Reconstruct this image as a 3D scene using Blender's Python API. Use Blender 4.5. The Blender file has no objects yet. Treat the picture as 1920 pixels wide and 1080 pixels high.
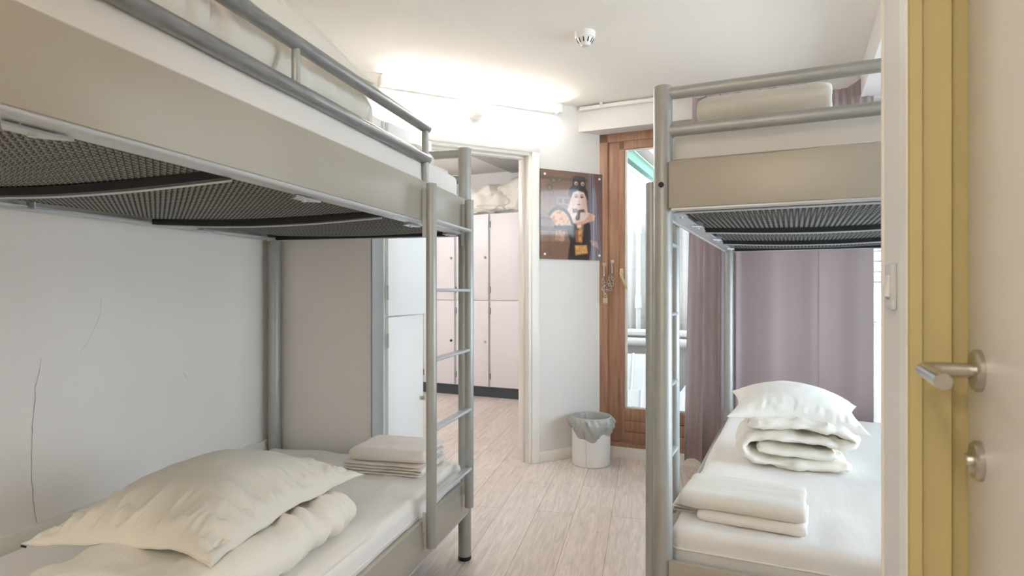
import bpy, bmesh, math, random
from mathutils import Vector, Matrix, noise
random.seed(7)
PI = math.pi
C = bpy.context.scene.collection
F, CY, H = 1136.4, 543.6, 1.2

# ------------------------------------------------------------------ materials
def srgb(r, g, b):
    def f(c):
        c /= 255.0
        return c / 12.92 if c <= 0.04045 else ((c + 0.055) / 1.055) ** 2.4
    return (f(r), f(g), f(b), 1.0)

def mat(name, col, rough=0.6, metal=0.0, bump=None, bump_dist=0.002, var=None, coat=0.0, sheen=0.0, spec=0.5, stretch=None):
    m = bpy.data.materials.new(name); m.use_nodes = True
    nt = m.node_tree; b = nt.nodes['Principled BSDF']
    b.inputs['Base Color'].default_value = col
    b.inputs['Roughness'].default_value = rough
    b.inputs['Metallic'].default_value = metal
    b.inputs['Specular IOR Level'].default_value = spec
    if coat: b.inputs['Coat Weight'].default_value = coat
    if sheen:
        b.inputs['Sheen Weight'].default_value = sheen
    tc = nt.nodes.new('ShaderNodeTexCoord')
    src = tc.outputs['Object']
    if stretch:
        mp = nt.nodes.new('ShaderNodeMapping'); mp.inputs['Scale'].default_value = stretch
        nt.links.new(src, mp.inputs['Vector']); src = mp.outputs['Vector']
    if bump:
        n = nt.nodes.new('ShaderNodeTexNoise'); n.inputs['Scale'].default_value = bump; n.inputs['Detail'].default_value = 4
        nt.links.new(src, n.inputs['Vector'])
        bp = nt.nodes.new('ShaderNodeBump'); bp.inputs['Distance'].default_value = bump_dist; bp.inputs['Strength'].default_value = 0.6
        nt.links.new(n.outputs['Fac'], bp.inputs['Height']); nt.links.new(bp.outputs['Normal'], b.inputs['Normal'])
    if var:
        n2 = nt.nodes.new('ShaderNodeTexNoise'); n2.inputs['Scale'].default_value = var[0]; n2.inputs['Detail'].default_value = 5
        nt.links.new(src, n2.inputs['Vector'])
        r = nt.nodes.new('ShaderNodeValToRGB')
        r.color_ramp.elements[0].position = 0.3; r.color_ramp.elements[1].position = 0.7
        r.color_ramp.elements[0].color = tuple(c * (1 - var[1]) for c in col[:3]) + (1,)
        r.color_ramp.elements[1].color = tuple(min(1, c * (1 + var[1])) for c in col[:3]) + (1,)
        nt.links.new(n2.outputs['Fac'], r.inputs['Fac']); nt.links.new(r.outputs['Color'], b.inputs['Base Color'])
    return m

def emit(name, col, strength):
    m = bpy.data.materials.new(name); m.use_nodes = True
    nt = m.node_tree; b = nt.nodes['Principled BSDF']
    b.inputs['Base Color'].default_value = (0.9, 0.9, 0.9, 1)
    b.inputs['Emission Color'].default_value = col; b.inputs['Emission Strength'].default_value = strength
    return m

M = {}
M['wall'] = mat('wall_paint', srgb(230, 227, 224), 0.75, bump=35, bump_dist=0.0012)
M['ceiling'] = mat('ceiling_paint', srgb(236, 231, 223), 0.8, bump=9, bump_dist=0.002)
M['trim'] = mat('trim_paint', srgb(238, 235, 228), 0.35, bump=40, bump_dist=0.0005)
M['cream'] = mat('warm_lit_frame', srgb(196, 182, 132), 0.45, bump=90, bump_dist=0.0002)  # warm, dim light on the near door frame is put into this colour
M['doorleaf'] = mat('door_paint', srgb(236, 233, 228), 0.35, bump=60, bump_dist=0.0002)
M['metal'] = mat('silver_tube', srgb(172, 174, 172), 0.42, metal=0.4, var=(14, 0.05), bump=300, bump_dist=0.0001)
M['worn'] = mat('worn_rail', srgb(146, 148, 148), 0.32, metal=0.5, var=(22, 0.18), stretch=(1, 6, 6))
M['panel'] = mat('bed_panel_paint', srgb(176, 171, 159), 0.42, metal=0.25, bump=400, bump_dist=0.0001, var=(3, 0.03))
M['lip'] = mat('pale_steel', srgb(200, 204, 208), 0.35, metal=0.4)
M['beam'] = mat('dark_steel', srgb(44, 45, 47), 0.5, metal=0.2)
M['sheet'] = mat('white_sheet', srgb(236, 233, 229), 0.85, bump=7, bump_dist=0.006, sheen=0.1, stretch=(0.6, 2.2, 1))
M['linen'] = mat('folded_linen', srgb(232, 227, 221), 0.85, bump=18, bump_dist=0.004, sheen=0.1)
M['duvet'] = mat('duvet_cotton', srgb(236, 232, 222), 0.85, bump=24, bump_dist=0.008, sheen=0.15)
M['pillow'] = mat('pillow_cotton', srgb(226, 222, 211), 0.8, bump=14, bump_dist=0.006, sheen=0.15)
M['pillow_white'] = mat('pillow_white_cotton', srgb(240, 237, 230), 0.8, bump=14, bump_dist=0.005, sheen=0.15)
M['terry'] = mat('terry_towel', srgb(232, 227, 216), 0.95, bump=420, bump_dist=0.004, sheen=0.3)
M['curtain'] = mat('mauve_curtain', srgb(184, 168, 168), 0.8, bump=220, bump_dist=0.0006, sheen=0.2)
def translucent(m, amount):
    nt = m.node_tree; b = nt.nodes['Principled BSDF']; o = nt.nodes['Material Output']
    t = nt.nodes.new('ShaderNodeBsdfTranslucent'); t.inputs['Color'].default_value = b.inputs['Base Color'].default_value
    x = nt.nodes.new('ShaderNodeMixShader'); x.inputs['Fac'].default_value = amount
    nt.links.new(b.outputs[0], x.inputs[1]); nt.links.new(t.outputs[0], x.inputs[2]); nt.links.new(x.outputs[0], o.inputs['Surface'])
translucent(M['curtain'], 0.35)
M['locker'] = mat('locker_white', srgb(236, 238, 238), 0.4, bump=80, bump_dist=0.0002)
M['locker_pink'] = mat('locker_pale', srgb(233, 227, 228), 0.4, bump=80, bump_dist=0.0002)
M['lockergrey'] = mat('locker_grey_frame', srgb(196, 198, 200), 0.4)
M['profile'] = mat('grey_profile', srgb(158, 161, 160), 0.6)
M['plinth'] = mat('dark_plinth', srgb(62, 66, 72), 0.5)
M['black'] = mat('black_plastic', srgb(24, 24, 26), 0.4)
M['chrome'] = mat('brushed_nickel', srgb(196, 192, 184), 0.28, metal=0.95, bump=300, bump_dist=0.0001)
M['brass'] = mat('pale_brass', srgb(214, 200, 158), 0.3, metal=0.8)
M['plastic'] = mat('white_plastic', srgb(238, 236, 230), 0.4)
M['plastic_grey'] = mat('grey_plastic', srgb(210, 214, 216), 0.4)
M['bin'] = mat('bin_metal_white', srgb(236, 235, 233), 0.35, var=(9, 0.02))
M['roofpink'] = mat('weathered_boards', srgb(206, 188, 180), 0.8, var=(4, 0.06), stretch=(8, 1, 1))
M['green'] = mat('green_beam_paint', srgb(104, 150, 134), 0.6)
M['outwall'] = mat('white_render', srgb(176, 170, 163), 0.9, bump=20, bump_dist=0.01, var=(2, 0.04))
M['outgrey'] = mat('zinc', srgb(174, 169, 162), 0.6, var=(3, 0.05))
M['outtrim'] = mat('outdoor_white_paint', srgb(186, 181, 174), 0.6)
M['outbright'] = mat('whitewash', srgb(186, 182, 176), 0.9, bump=14, bump_dist=0.012)
M['crack'] = mat('plaster_crack', srgb(140, 138, 136), 0.9)
M['tube'] = emit('lamp_tube', (1.0, 0.97, 0.93, 1), 15.0)
M['dome'] = emit('lamp_dome_warm', (1.0, 0.90, 0.75, 1), 16.0)
M['fill_wall'] = emit('lamp_fill_wall', (1.0, 0.93, 0.82, 1), 11.0)
M['fill_globe'] = emit('lamp_fill_globe', (1.0, 0.97, 0.95, 1), 18.0)

def wood_mat():
    m = bpy.data.materials.new('stained_window_wood'); m.use_nodes = True
    nt = m.node_tree; b = nt.nodes['Principled BSDF']; b.inputs['Roughness'].default_value = 0.42
    tc = nt.nodes.new('ShaderNodeTexCoord'); mp = nt.nodes.new('ShaderNodeMapping'); mp.inputs['Scale'].default_value = (30, 30, 2.0)
    n = nt.nodes.new('ShaderNodeTexNoise'); n.inputs['Scale'].default_value = 2.0; n.inputs['Detail'].default_value = 6
    r = nt.nodes.new('ShaderNodeValToRGB')
    r.color_ramp.elements[0].position = 0.3; r.color_ramp.elements[0].color = srgb(150, 110, 90)
    r.color_ramp.elements[1].position = 0.72; r.color_ramp.elements[1].color = srgb(182, 142, 114)
    nt.links.new(tc.outputs['Object'], mp.inputs['Vector']); nt.links.new(mp.outputs['Vector'], n.inputs['Vector'])
    nt.links.new(n.outputs['Fac'], r.inputs['Fac']); nt.links.new(r.outputs['Color'], b.inputs['Base Color'])
    return m
M['wood'] = wood_mat()

def floor_mat():
    m = bpy.data.materials.new('oak_laminate'); m.use_nodes = True
    nt = m.node_tree; b = nt.nodes['Principled BSDF']; b.inputs['Roughness'].default_value = 0.42; b.inputs['Specular IOR Level'].default_value = 0.4
    L = nt.links.new
    tc = nt.nodes.new('ShaderNodeTexCoord')
    mp = nt.nodes.new('ShaderNodeMapping'); mp.vector_type = 'POINT'
    mp.inputs['Rotation'].default_value = (0, 0, -math.radians(90 - 12.5))
    mp.inputs['Location'].default_value = (0.12, 0.02, 0)
    L(tc.outputs['Object'], mp.inputs['Vector'])
    br = nt.nodes.new('ShaderNodeTexBrick')
    br.inputs['Scale'].default_value = 1.0; br.inputs['Brick Width'].default_value = 1.28; br.inputs['Row Height'].default_value = 0.2
    br.inputs['Mortar Size'].default_value = 0.0016; br.inputs['Mortar Smooth'].default_value = 0.3; br.offset = 0.37; br.inputs['Bias'].default_value = 0
    br.inputs['Color1'].default_value = srgb(232, 221, 213); br.inputs['Color2'].default_value = srgb(219, 207, 197)
    br.inputs['Mortar'].default_value = srgb(172, 156, 144)
    L(mp.outputs['Vector'], br.inputs['Vector'])
    mp2 = nt.nodes.new('ShaderNodeMapping'); mp2.inputs['Scale'].default_value = (1.4, 16, 1)
    L(mp.outputs['Vector'], mp2.inputs['Vector'])
    n = nt.nodes.new('ShaderNodeTexNoise'); n.inputs['Scale'].default_value = 3.5; n.inputs['Detail'].default_value = 8; n.inputs['Distortion'].default_value = 1.2
    L(mp2.outputs['Vector'], n.inputs['Vector'])
    r = nt.nodes.new('ShaderNodeValToRGB')
    r.color_ramp.elements[0].position = 0.28; r.color_ramp.elements[0].color = (0.80, 0.79, 0.78, 1)
    r.color_ramp.elements[1].position = 0.7; r.color_ramp.elements[1].color = (1.12, 1.11, 1.11, 1)
    L(n.outputs['Fac'], r.inputs['Fac'])
    mx = nt.nodes.new('ShaderNodeMixRGB'); mx.blend_type = 'MULTIPLY'; mx.inputs['Fac'].default_value = 1
    L(br.outputs['Color'], mx.inputs['Color1']); L(r.outputs['Color'], mx.inputs['Color2'])
    L(mx.outputs['Color'], b.inputs['Base Color'])
    bp = nt.nodes.new('ShaderNodeBump'); bp.inputs['Distance'].default_value = 0.0006; bp.inputs['Strength'].default_value = 0.5
    L(n.outputs['Fac'], bp.inputs['Height']); L(bp.outputs['Normal'], b.inputs['Normal'])
    return m
M['floor'] = floor_mat()

def mesh_mat(name='perforated_steel', dark=srgb(40, 42, 44), light=srgb(136, 137, 133), pitch=0.0125):
    """spring steel sheet punched with staggered round holes"""
    m = bpy.data.materials.new(name); m.use_nodes = True
    nt = m.node_tree; b = nt.nodes['Principled BSDF']; b.inputs['Roughness'].default_value = 0.45; b.inputs['Metallic'].default_value = 0.2
    L = nt.links.new
    tc = nt.nodes.new('ShaderNodeTexCoord'); mp = nt.nodes.new('ShaderNodeMapping'); mp.inputs['Rotation'].default_value = (0, 0, PI / 4)
    k = 1 / pitch; mp.inputs['Scale'].default_value = (k, k, 0)
    L(tc.outputs['Object'], mp.inputs['Vector'])
    fr = nt.nodes.new('ShaderNodeVectorMath'); fr.operation = 'FRACTION'; L(mp.outputs['Vector'], fr.inputs[0])
    sb = nt.nodes.new('ShaderNodeVectorMath'); sb.operation = 'SUBTRACT'; sb.inputs[1].default_value = (0.5, 0.5, 0); L(fr.outputs[0], sb.inputs[0])
    ln = nt.nodes.new('ShaderNodeVectorMath'); ln.operation = 'LENGTH'; L(sb.outputs[0], ln.inputs[0])
    lt = nt.nodes.new('ShaderNodeMath'); lt.operation = 'LESS_THAN'; lt.inputs[1].default_value = 0.41; L(ln.outputs['Value'], lt.inputs[0])
    mx = nt.nodes.new('ShaderNodeMixRGB'); mx.inputs['Color1'].default_value = dark; mx.inputs['Color2'].default_value = light
    L(lt.outputs[0], mx.inputs['Fac']); L(mx.outputs['Color'], b.inputs['Base Color'])
    return m
M['mesh'] = mesh_mat()
M['grille'] = mesh_mat('perforated_ceiling_sheet', srgb(222, 224, 224), srgb(96, 100, 104), 0.028)

def glass_mat():
    m = bpy.data.materials.new('window_glass'); m.use_nodes = True
    nt = m.node_tree; nt.nodes.clear()
    o = nt.nodes.new('ShaderNodeOutputMaterial'); t = nt.nodes.new('ShaderNodeBsdfTransparent'); g = nt.nodes.new('ShaderNodeBsdfGlossy')
    t.inputs['Color'].default_value = (0.97, 0.985, 0.985, 1); g.inputs['Roughness'].default_value = 0.02
    fr = nt.nodes.new('ShaderNodeFresnel'); fr.inputs['IOR'].default_value = 1.45
    mx = nt.nodes.new('ShaderNodeMixShader')
    nt.links.new(fr.outputs['Fac'], mx.inputs['Fac']); nt.links.new(t.outputs[0], mx.inputs[1]); nt.links.new(g.outputs[0], mx.inputs[2])
    nt.links.new(mx.outputs[0], o.inputs['Surface'])
    return m
M['glass'] = glass_mat()

def bag_mat():
    m = mat('thin_plastic_bag', srgb(176, 178, 174), 0.25, bump=30, bump_dist=0.006)
    b = m.node_tree.nodes['Principled BSDF']; b.inputs['Alpha'].default_value = 0.9
    b.inputs['Specular IOR Level'].default_value = 0.7
    return m
M['bag'] = bag_mat()

# ------------------------------------------------------------------ object helpers
def obj(name, bm, m, parent=None, loc=(0, 0, 0), rotz=0.0, smooth=True, matrix=None, recalc=True):
    me = bpy.data.meshes.new(name)
    if recalc: bmesh.ops.recalc_face_normals(bm, faces=bm.faces)
    bm.to_mesh(me); bm.free()
    for k in (m if isinstance(m, (list, tuple)) else [m]): me.materials.append(k)
    if smooth:
        me.shade_smooth()
        try: me.set_sharp_from_angle(angle=math.radians(38))
        except Exception: pass
    o = bpy.data.objects.new(name, me); C.objects.link(o)
    o.location = loc; o.rotation_euler = (0, 0, rotz)
    if matrix is not None: o.matrix_world = matrix
    if parent is not None: o.parent = parent
    return o

def empty(name, loc=(0, 0, 0), rotz=0.0, matrix=None):
    o = bpy.data.objects.new(name, None); C.objects.link(o); o.empty_display_size = 0.1
    o.location = loc; o.rotation_euler = (0, 0, rotz)
    if matrix is not None: o.matrix_world = matrix
    return o

def tag(o, label, cat, group=None, kind=None):
    o['label'] = label; o['category'] = cat
    if group: o['group'] = group
    if kind: o['kind'] = kind
    return o

def struct(o, label=None):
    o['kind'] = 'structure'
    if label: o['label'] = label
    return o

def box(bm, x0, x1, y0, y1, z0, z1, bev=0.0, seg=2):
    r = bmesh.ops.create_cube(bm, size=1.0)
    vs = r['verts']
    bmesh.ops.scale(bm, vec=(x1 - x0, y1 - y0, z1 - z0), verts=vs)
    bmesh.ops.translate(bm, vec=((x0 + x1) / 2, (y0 + y1) / 2, (z0 + z1) / 2), verts=vs)
    if bev:
        es = list({e for v in vs for e in v.link_edges})
        bmesh.ops.bevel(bm, geom=es, offset=bev, segments=seg, profile=0.5, affect='EDGES')

def bx(x0, x1, y0, y1, z0, z1, bev=0.0, seg=2):
    bm = bmesh.new(); box(bm, x0, x1, y0, y1, z0, z1, bev, seg); return bm

def tube(bm, pts, r, n=20, cap=True, closed=False):
    """swept round tube through pts; r is a number or one radius per point"""
    pts = [Vector(p) for p in pts]; N = len(pts)
    rr = r if isinstance(r, (list, tuple)) else [r] * N
    rings = []; ref = None
    for i, p in enumerate(pts):
        if closed: t = pts[(i + 1) % N] - pts[i - 1]
        elif i == 0: t = pts[1] - p
        elif i == N - 1: t = p - pts[-2]
        else: t = (pts[i + 1] - p).normalized() + (p - pts[i - 1]).normalized()
        t.normalize()
        if ref is None:
            ref = Vector((0, 0, 1)) if abs(t.z) < 0.9 else Vector((1, 0, 0))
        a = (ref - t * ref.dot(t)).normalized(); ref = a; b = t.cross(a)
        rings.append([bm.verts.new(p + (a * math.cos(2 * PI * k / n) + b * math.sin(2 * PI * k / n)) * rr[i]) for k in range(n)])
    for i in range(N if closed else N - 1):
        A, B = rings[i], rings[(i + 1) % N]
        for k in range(n): bm.faces.new((A[k], A[(k + 1) % n], B[(k + 1) % n], B[k]))
    if cap and not closed:
        bm.faces.new(rings[0][::-1]); bm.faces.new(rings[-1])

def tb(pts, r, n=20, **k):
    bm = bmesh.new(); tube(bm, pts, r, n, **k); return bm

def post(bm, x, y, z0, z1, r, n=28, dome=0.008):
    tube(bm, [(x, y, z0), (x, y, z0 + 0.001), (x, y, z1 - dome), (x, y, z1 - dome * .35), (x, y, z1)], [r * .97, r, r, r * .94, r * .72], n)

def lathe(prof, n=40):
    """profile of (radius, z) around z"""
    bm = bmesh.new(); rings = []
    for r, z in prof:
        if r < 1e-6: rings.append([bm.verts.new((0, 0, z))])
        else: rings.append([bm.verts.new((r * math.cos(2 * PI * k / n), r * math.sin(2 * PI * k / n), z)) for k in range(n)])
    for A, B in zip(rings, rings[1:]):
        for k in range(n):
            k2 = (k + 1) % n
            if len(A) == 1 and len(B) == 1: continue
            if len(A) == 1: bm.faces.new((A[0], B[k2], B[k]))
            elif len(B) == 1: bm.faces.new((A[k], A[k2], B[0]))
            else: bm.faces.new((A[k], A[k2], B[k2], B[k]))
    return bm

def prism(pts, z0, z1):
    bm = bmesh.new()
    a = [bm.verts.new((x, y, z0)) for x, y in pts]; b = [bm.verts.new((x, y, z1)) for x, y in pts]
    n = len(pts)
    bm.faces.new(a[::-1]); bm.faces.new(b)
    for i in range(n): bm.faces.new((a[i], a[(i + 1) % n], b[(i + 1) % n], b[i]))
    return bm

def spow(v, p): return math.copysign(abs(v) ** p, v)

def fbm(p, o=3): return noise.fractal(p, 0.9, 2.0, o, noise_basis='PERLIN_ORIGINAL')

def wrinkle(bm, amp, scale, seed=0, aniso=(1, 1, 1), mask=None):
    bm.normal_update()
    off = Vector((seed * 13.7, seed * 5.1, seed * 3.3)); mv = []
    for v in bm.verts:
        p = Vector((v.co.x * aniso[0], v.co.y * aniso[1], v.co.z * aniso[2])) * scale + off
        k = mask(v.co) if mask else 1.0
        mv.append(v.normal * (fbm(p) * amp * k))
    for v, d in zip(bm.verts, mv): v.co += d

def crease(bm, amp, scale, seed=0, aniso=(1, 1, 1), mask=None):
    """sharp-edged cloth creases: ridged noise along the normals"""
    bm.normal_update(); off = Vector((seed * 7.7, seed * 2.9, seed * 4.3)); mv = []
    for v in bm.verts:
        p = Vector((v.co.x * aniso[0], v.co.y * aniso[1], v.co.z * aniso[2])) * scale + off
        r = 1 - 2.8 * abs(noise.fractal(p, 0.8, 2.1, 2, noise_basis='PERLIN_ORIGINAL'))
        mv.append(v.normal * (amp * r * (mask(v.co) if mask else 1.0)))
    for v, d in zip(bm.verts, mv): v.co += d

def rbox(lx, ly, lz, r, step=0.05, rs=4):
    """soft box centred in x,y with its base at z=0, meshed finely enough to crease"""
    def axis(l):
        n = max(2, int((l - 2 * r) / step))
        core = [-l / 2 + r + (l - 2 * r) * i / n for i in range(n + 1)]
        pre = [-l / 2 + r * i / rs for i in range(rs)]
        return pre + core + [-c for c in pre[::-1]]
    bm = bmesh.new(); ax = [axis(lx), axis(ly), axis(lz)]; half = (lx / 2, ly / 2, lz / 2)
    cache = {}
    def V(p):
        k = tuple(round(c, 5) for c in p)
        if k not in cache:
            q = Vector(p); inner = Vector([max(-h + r, min(h - r, c)) for c, h in zip(q, half)])
            d = q - inner
            if d.length > 1e-9: q = inner + d.normalized() * r
            q.z += lz / 2; cache[k] = bm.verts.new(q)
        return cache[k]
    for a in range(3):
        b, c = (a + 1) % 3, (a + 2) % 3
        for s in (-1, 1):
            for i in range(len(ax[b]) - 1):
                for j in range(len(ax[c]) - 1):
                    def P(u, v):
                        p = [0, 0, 0]; p[a] = s * half[a]; p[b] = u; p[c] = v; return p
                    bm.faces.new((V(P(ax[b][i], ax[c][j])), V(P(ax[b][i + 1], ax[c][j])), V(P(ax[b][i + 1], ax[c][j + 1])), V(P(ax[b][i], ax[c][j + 1]))))
    return bm

def smooth_path(ctrl, per=10):
    """Catmull-Rom through 2D control points"""
    P = [Vector((x, z, 0)) for x, z in ctrl]; P = [P[0] * 2 - P[1]] + P + [P[-1] * 2 - P[-2]]; out = []
    for i in range(1, len(P) - 2):
        for k in range(per):
            t = k / per; a, b, c, d = P[i - 1], P[i], P[i + 1], P[i + 2]
            out.append(0.5 * ((2 * b) + (c - a) * t + (2 * a - 5 * b + 4 * c - d) * t * t + (3 * b - a - 3 * c + d) * t ** 3))
    out.append(P[-2]); return [(p.x, p.y) for p in out]

def fold(layers, width, thick, gap=0.002, start=0, shift=0.0, rfac=1.0):
    """control path of a cloth folded flat back and forth: layers of `width`, bottom one at z=thick/2"""
    pts = []; dz = thick + gap; n = 7
    for k in range(layers):
        z = thick / 2 + k * dz
        xs = [-width / 2 + width * i / n for i in range(n + 1)]
        if (k + start) % 2: xs = xs[::-1]
        xs = [x + shift * k for x in xs]
        row = [(x, z) for x in xs]
        if k:
            s = 1 if row[0][0] > 0 else -1
            pts.append((row[0][0] + s * dz * 0.5 * rfac, z - dz / 2))
        pts += row
    return pts

def ribbon(path, thick, depth, ns=26, py=0.35, pz=0.75, taper=0.02, amp=0.0, scale=6, seed=0, aniso=(1, 1, 1), puff=0.0):
    """thick cloth swept along a path in x,z with its breadth along y, soft at every edge"""
    P = [Vector((x, 0, z)) for x, z in path]; N = len(P)
    L = [0.0]
    for a, b in zip(P, P[1:]): L.append(L[-1] + (b - a).length)
    tot = L[-1]; bm = bmesh.new(); rings = []
    for i, p in enumerate(P):
        t = (P[min(i + 1, N - 1)] - P[max(i - 1, 0)]).normalized(); nn = Vector((-t.z, 0, t.x))
        e = min(L[i], tot - L[i]); k = 1.0 if e >= taper else max(0.12, math.sqrt(max(0, 1 - (1 - e / taper) ** 2)))
        ring = []
        for q in range(ns):
            a = 2 * PI * q / ns; cy, sz = spow(math.cos(a), py), spow(math.sin(a), pz)
            h = thick / 2 * k * (1 + puff * fbm(Vector((L[i] * 7 + seed, cy * 1.3, seed * 2.0))))
            ring.append(bm.verts.new(p + Vector((0, depth / 2 * cy * (1 - (1 - k) * 0.04), 0)) + nn * (h * sz)))
        rings.append(ring)
    for A, B in zip(rings, rings[1:]):
        for q in range(ns): bm.faces.new((A[q], A[(q + 1) % ns], B[(q + 1) % ns], B[q]))
    bm.faces.new(rings[0][::-1]); bm.faces.new(rings[-1])
    bmesh.ops.recalc_face_normals(bm, faces=bm.faces)
    if amp: wrinkle(bm, amp, scale, seed, aniso)
    return bm

def pillow(lx, ly, h, seed=0, n=56, pinch=0.15, crease=0.021, top=0.8, seam=0.006, droop=0.0, flat=0.75):
    """stuffed pillow: seam all round, corners drawn out, creases running in from the seam; base at about z=0"""
    bm = bmesh.new(); grid = {}
    for side in (1, -1):
        for i in range(n + 1):
            for j in range(n + 1):
                s, t = -1 + 2 * i / n, -1 + 2 * j / n
                edge = i in (0, n) or j in (0, n)
                if edge and side == -1: grid[side, i, j] = grid[1, i, j]; continue
                s, t = math.sin(s * PI / 2) * .5 + s * .5, math.sin(t * PI / 2) * .5 + t * .5
                x = lx / 2 * s * (1 - pinch * (1 - t * t)); y = ly / 2 * t * (1 - pinch * (1 - s * s))
                d = (1 - s * s) * (1 - t * t)
                z = h / 2 * max(0, d) ** 0.52 * (1.0 if side > 0 else flat)
                c = 0.0
                for e_, al, q in ((1 - abs(s), y, 0.0), (1 - abs(t), x, 31.0)):
                    near = math.exp(-(e_ / 0.27) ** 2) * (1 - math.exp(-(e_ / 0.06) ** 2)) * max(0.0, d) ** 0.35
                    r1 = 1 - 2.6 * abs(fbm(Vector((al * 15 + seed + q, e_ * 1.6, seed * 3.1 + side)), 2)); r2 = 0.5 - 1.6 * abs(fbm(Vector((al * 34 + seed * 2 + q, e_ * 2.4, seed + side * 2)), 2))
                    c += (r1 + r2 - 0.6) * near
                c2 = fbm(Vector((x * 6 + seed * 2, y * 6, side * 2.0)), 3)
                z += side * (crease * c + crease * top * c2 * max(0.0, d))
                if edge: z += 0.5 * crease * fbm(Vector((x * 9, y * 9, seed)), 2)
                z -= droop * (s * s + t * t) * 0.5
                grid[side, i, j] = bm.verts.new((x, y, z))
    for side in (1, -1):
        for i in range(n):
            for j in range(n):
                q = [grid[side, i, j], grid[side, i + 1, j], grid[side, i + 1, j + 1], grid[side, i, j + 1]]
                bm.faces.new(q if side > 0 else q[::-1])
    zmin = min(v.co.z for v in bm.verts)
    for v in bm.verts: v.co.z -= zmin
    rim = [grid[1, i, 0].co.copy() for i in range(n)] + [grid[1, n, j].co.copy() for j in range(n)] + \
          [grid[1, i, n].co.copy() for i in range(n, 0, -1)] + [grid[1, 0, j].co.copy() for j in range(n, 0, -1)]
    return bm, rim

# ------------------------------------------------------------------ frames
LA, RA = math.radians(14.85), math.radians(24.83)
LP = Vector((-0.211, 2.7034, 0)); RP = Vector((0.4704, 1.8881, 0))
LROT = PI / 2 - LA                     # left bunk: local x away, local y to the left
ML = Matrix.Translation(LP) @ Matrix.Rotation(LROT, 4, 'Z')
D = Vector((math.sin(RA), math.cos(RA), 0)); MM = Vector((math.cos(RA), -math.sin(RA), 0))
RROT = PI / 2 - RA
def R(m, n, z=0.0): return MM * m + D * n + Vector((0, 0, z))        # right-hand grid: m to the right, n away
MR = Matrix.Rotation(RROT, 4, 'Z')     # local x = n, local y = -m
DA = math.radians(62.85)
DB = Vector((0.1856, 4.217, 0)); DT = Vector((math.sin(DA), math.cos(DA), 0)); DN = Vector((math.cos(DA), -math.sin(DA), 0))
MD = Matrix.Translation(DB) @ Matrix.Rotation(PI / 2 - DA, 4, 'Z')   # diagonal wall: local x along it, local -y into the room
def DW(t, off=0.0, z=0.0): return DB + DT * t + DN * off + Vector((0, 0, z))
ZC = 2.52

def place(o, frame, x, y, z, rz=0.0, extra=None):
    o.matrix_world = frame @ Matrix.Translation((x, y, z)) @ Matrix.Rotation(rz, 4, 'Z') @ (extra or Matrix())
    return o

# ------------------------------------------------------------------ shell
floor_pts = [(-5.8, -1.6), (0.6, -1.6), (2.6, 0.2), (3.6, 2.3), (2.95, 3.45), (0.75, 4.52), (0.62, 8.9), (-5.8, 8.9)]
struct(obj('floor', prism(floor_pts, -0.08, 0.0), M['floor'], smooth=False), 'pale oak laminate floor')
ceil_pts = [(-2.9, -1.6), (0.6, -1.6), (2.6, 0.2), (3.6, 2.3), (2.95, 3.45), (0.70, 4.52), (-2.1, 3.08), (-2.1, 2.4)]
struct(obj('ceiling', prism(ceil_pts, ZC, ZC + 0.1), M['ceiling'], smooth=False), 'plain off-white ceiling of the front room')

def lx(bm_args, name, frame, m, label=None, kind='structure', smooth=False):
    o = obj(name, bx(*bm_args), m, matrix=frame, smooth=smooth); return struct(o, label)
WL = 1.032
lx((-4.8, 0.75, WL, WL + 0.12, 0, ZC), 'wall_left', ML, M['wall'], 'white wall behind the left bunk')
lx((0.05, 0.15, 0.484, WL, 0, 2.03), 'wall_partition', ML, M['wall'], 'short wall stub at the foot of the left bunk')
lx((-4.8, 0.05, WL - 0.018, WL, 0, 0.468), 'baseboard_left', ML, M['trim'], 'white dado strip along the left wall')
lx((0.046, 0.1515, 0.478, 0.486, 0, 1.62), 'trim_5', ML, M['profile'], 'grey edge profile on the wall stub')
# diagonal doorway wall in three pieces of one mesh
bm = bmesh.new()
T0, T1, ZD, TH = -1.02, -0.06, 2.148, 0.14
box(bm, -5.2, T0, 0, TH, 0, ZC); box(bm, T1, 0.60, 0, TH, 0, ZC); box(bm, T0, T1, 0, TH, ZD, ZC)
struct(obj('wall_doorway', bm, M['wall'], matrix=MD, smooth=False), 'angled white wall with an open doorway')
bm = bmesh.new()
box(bm, T1, T1 + 0.058, -0.016, 0, 0, ZD + 0.055, 0.003); box(bm, T0 - 0.058, T0, -0.016, 0, 0, ZD + 0.055, 0.003)
box(bm, T0 - 0.058, T1 + 0.058, -0.0165, 0, ZD, ZD + 0.056, 0.003)
box(bm, T1 - 0.022, T1 + 0.004, -0.006, TH + 0.006, 0, ZD, 0.002); box(bm, T0 - 0.004, T0 + 0.022, -0.006, TH + 0.006, 0, ZD, 0.002)
box(bm, T0, T1, -0.006, TH + 0.006, ZD - 0.022, ZD + 0.002, 0.002)
box(bm, T1 - 0.036, T1 - 0.02, 0.05, 0.1, 0, ZD - 0.02, 0.002); box(bm, T0, T1, 0.05, 0.1, ZD - 0.036, ZD - 0.02, 0.002)
struct(obj('trim_1', bm, M['trim'], matrix=MD), 'white casing round the open doorway')
bm = bmesh.new(); box(bm, 0.0, 0.50, -0.014, 0, 0, 0.075, 0.003)
struct(obj('baseboard_doorway', bm, M['trim'], matrix=MD), 'white baseboard under the poster')
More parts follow.
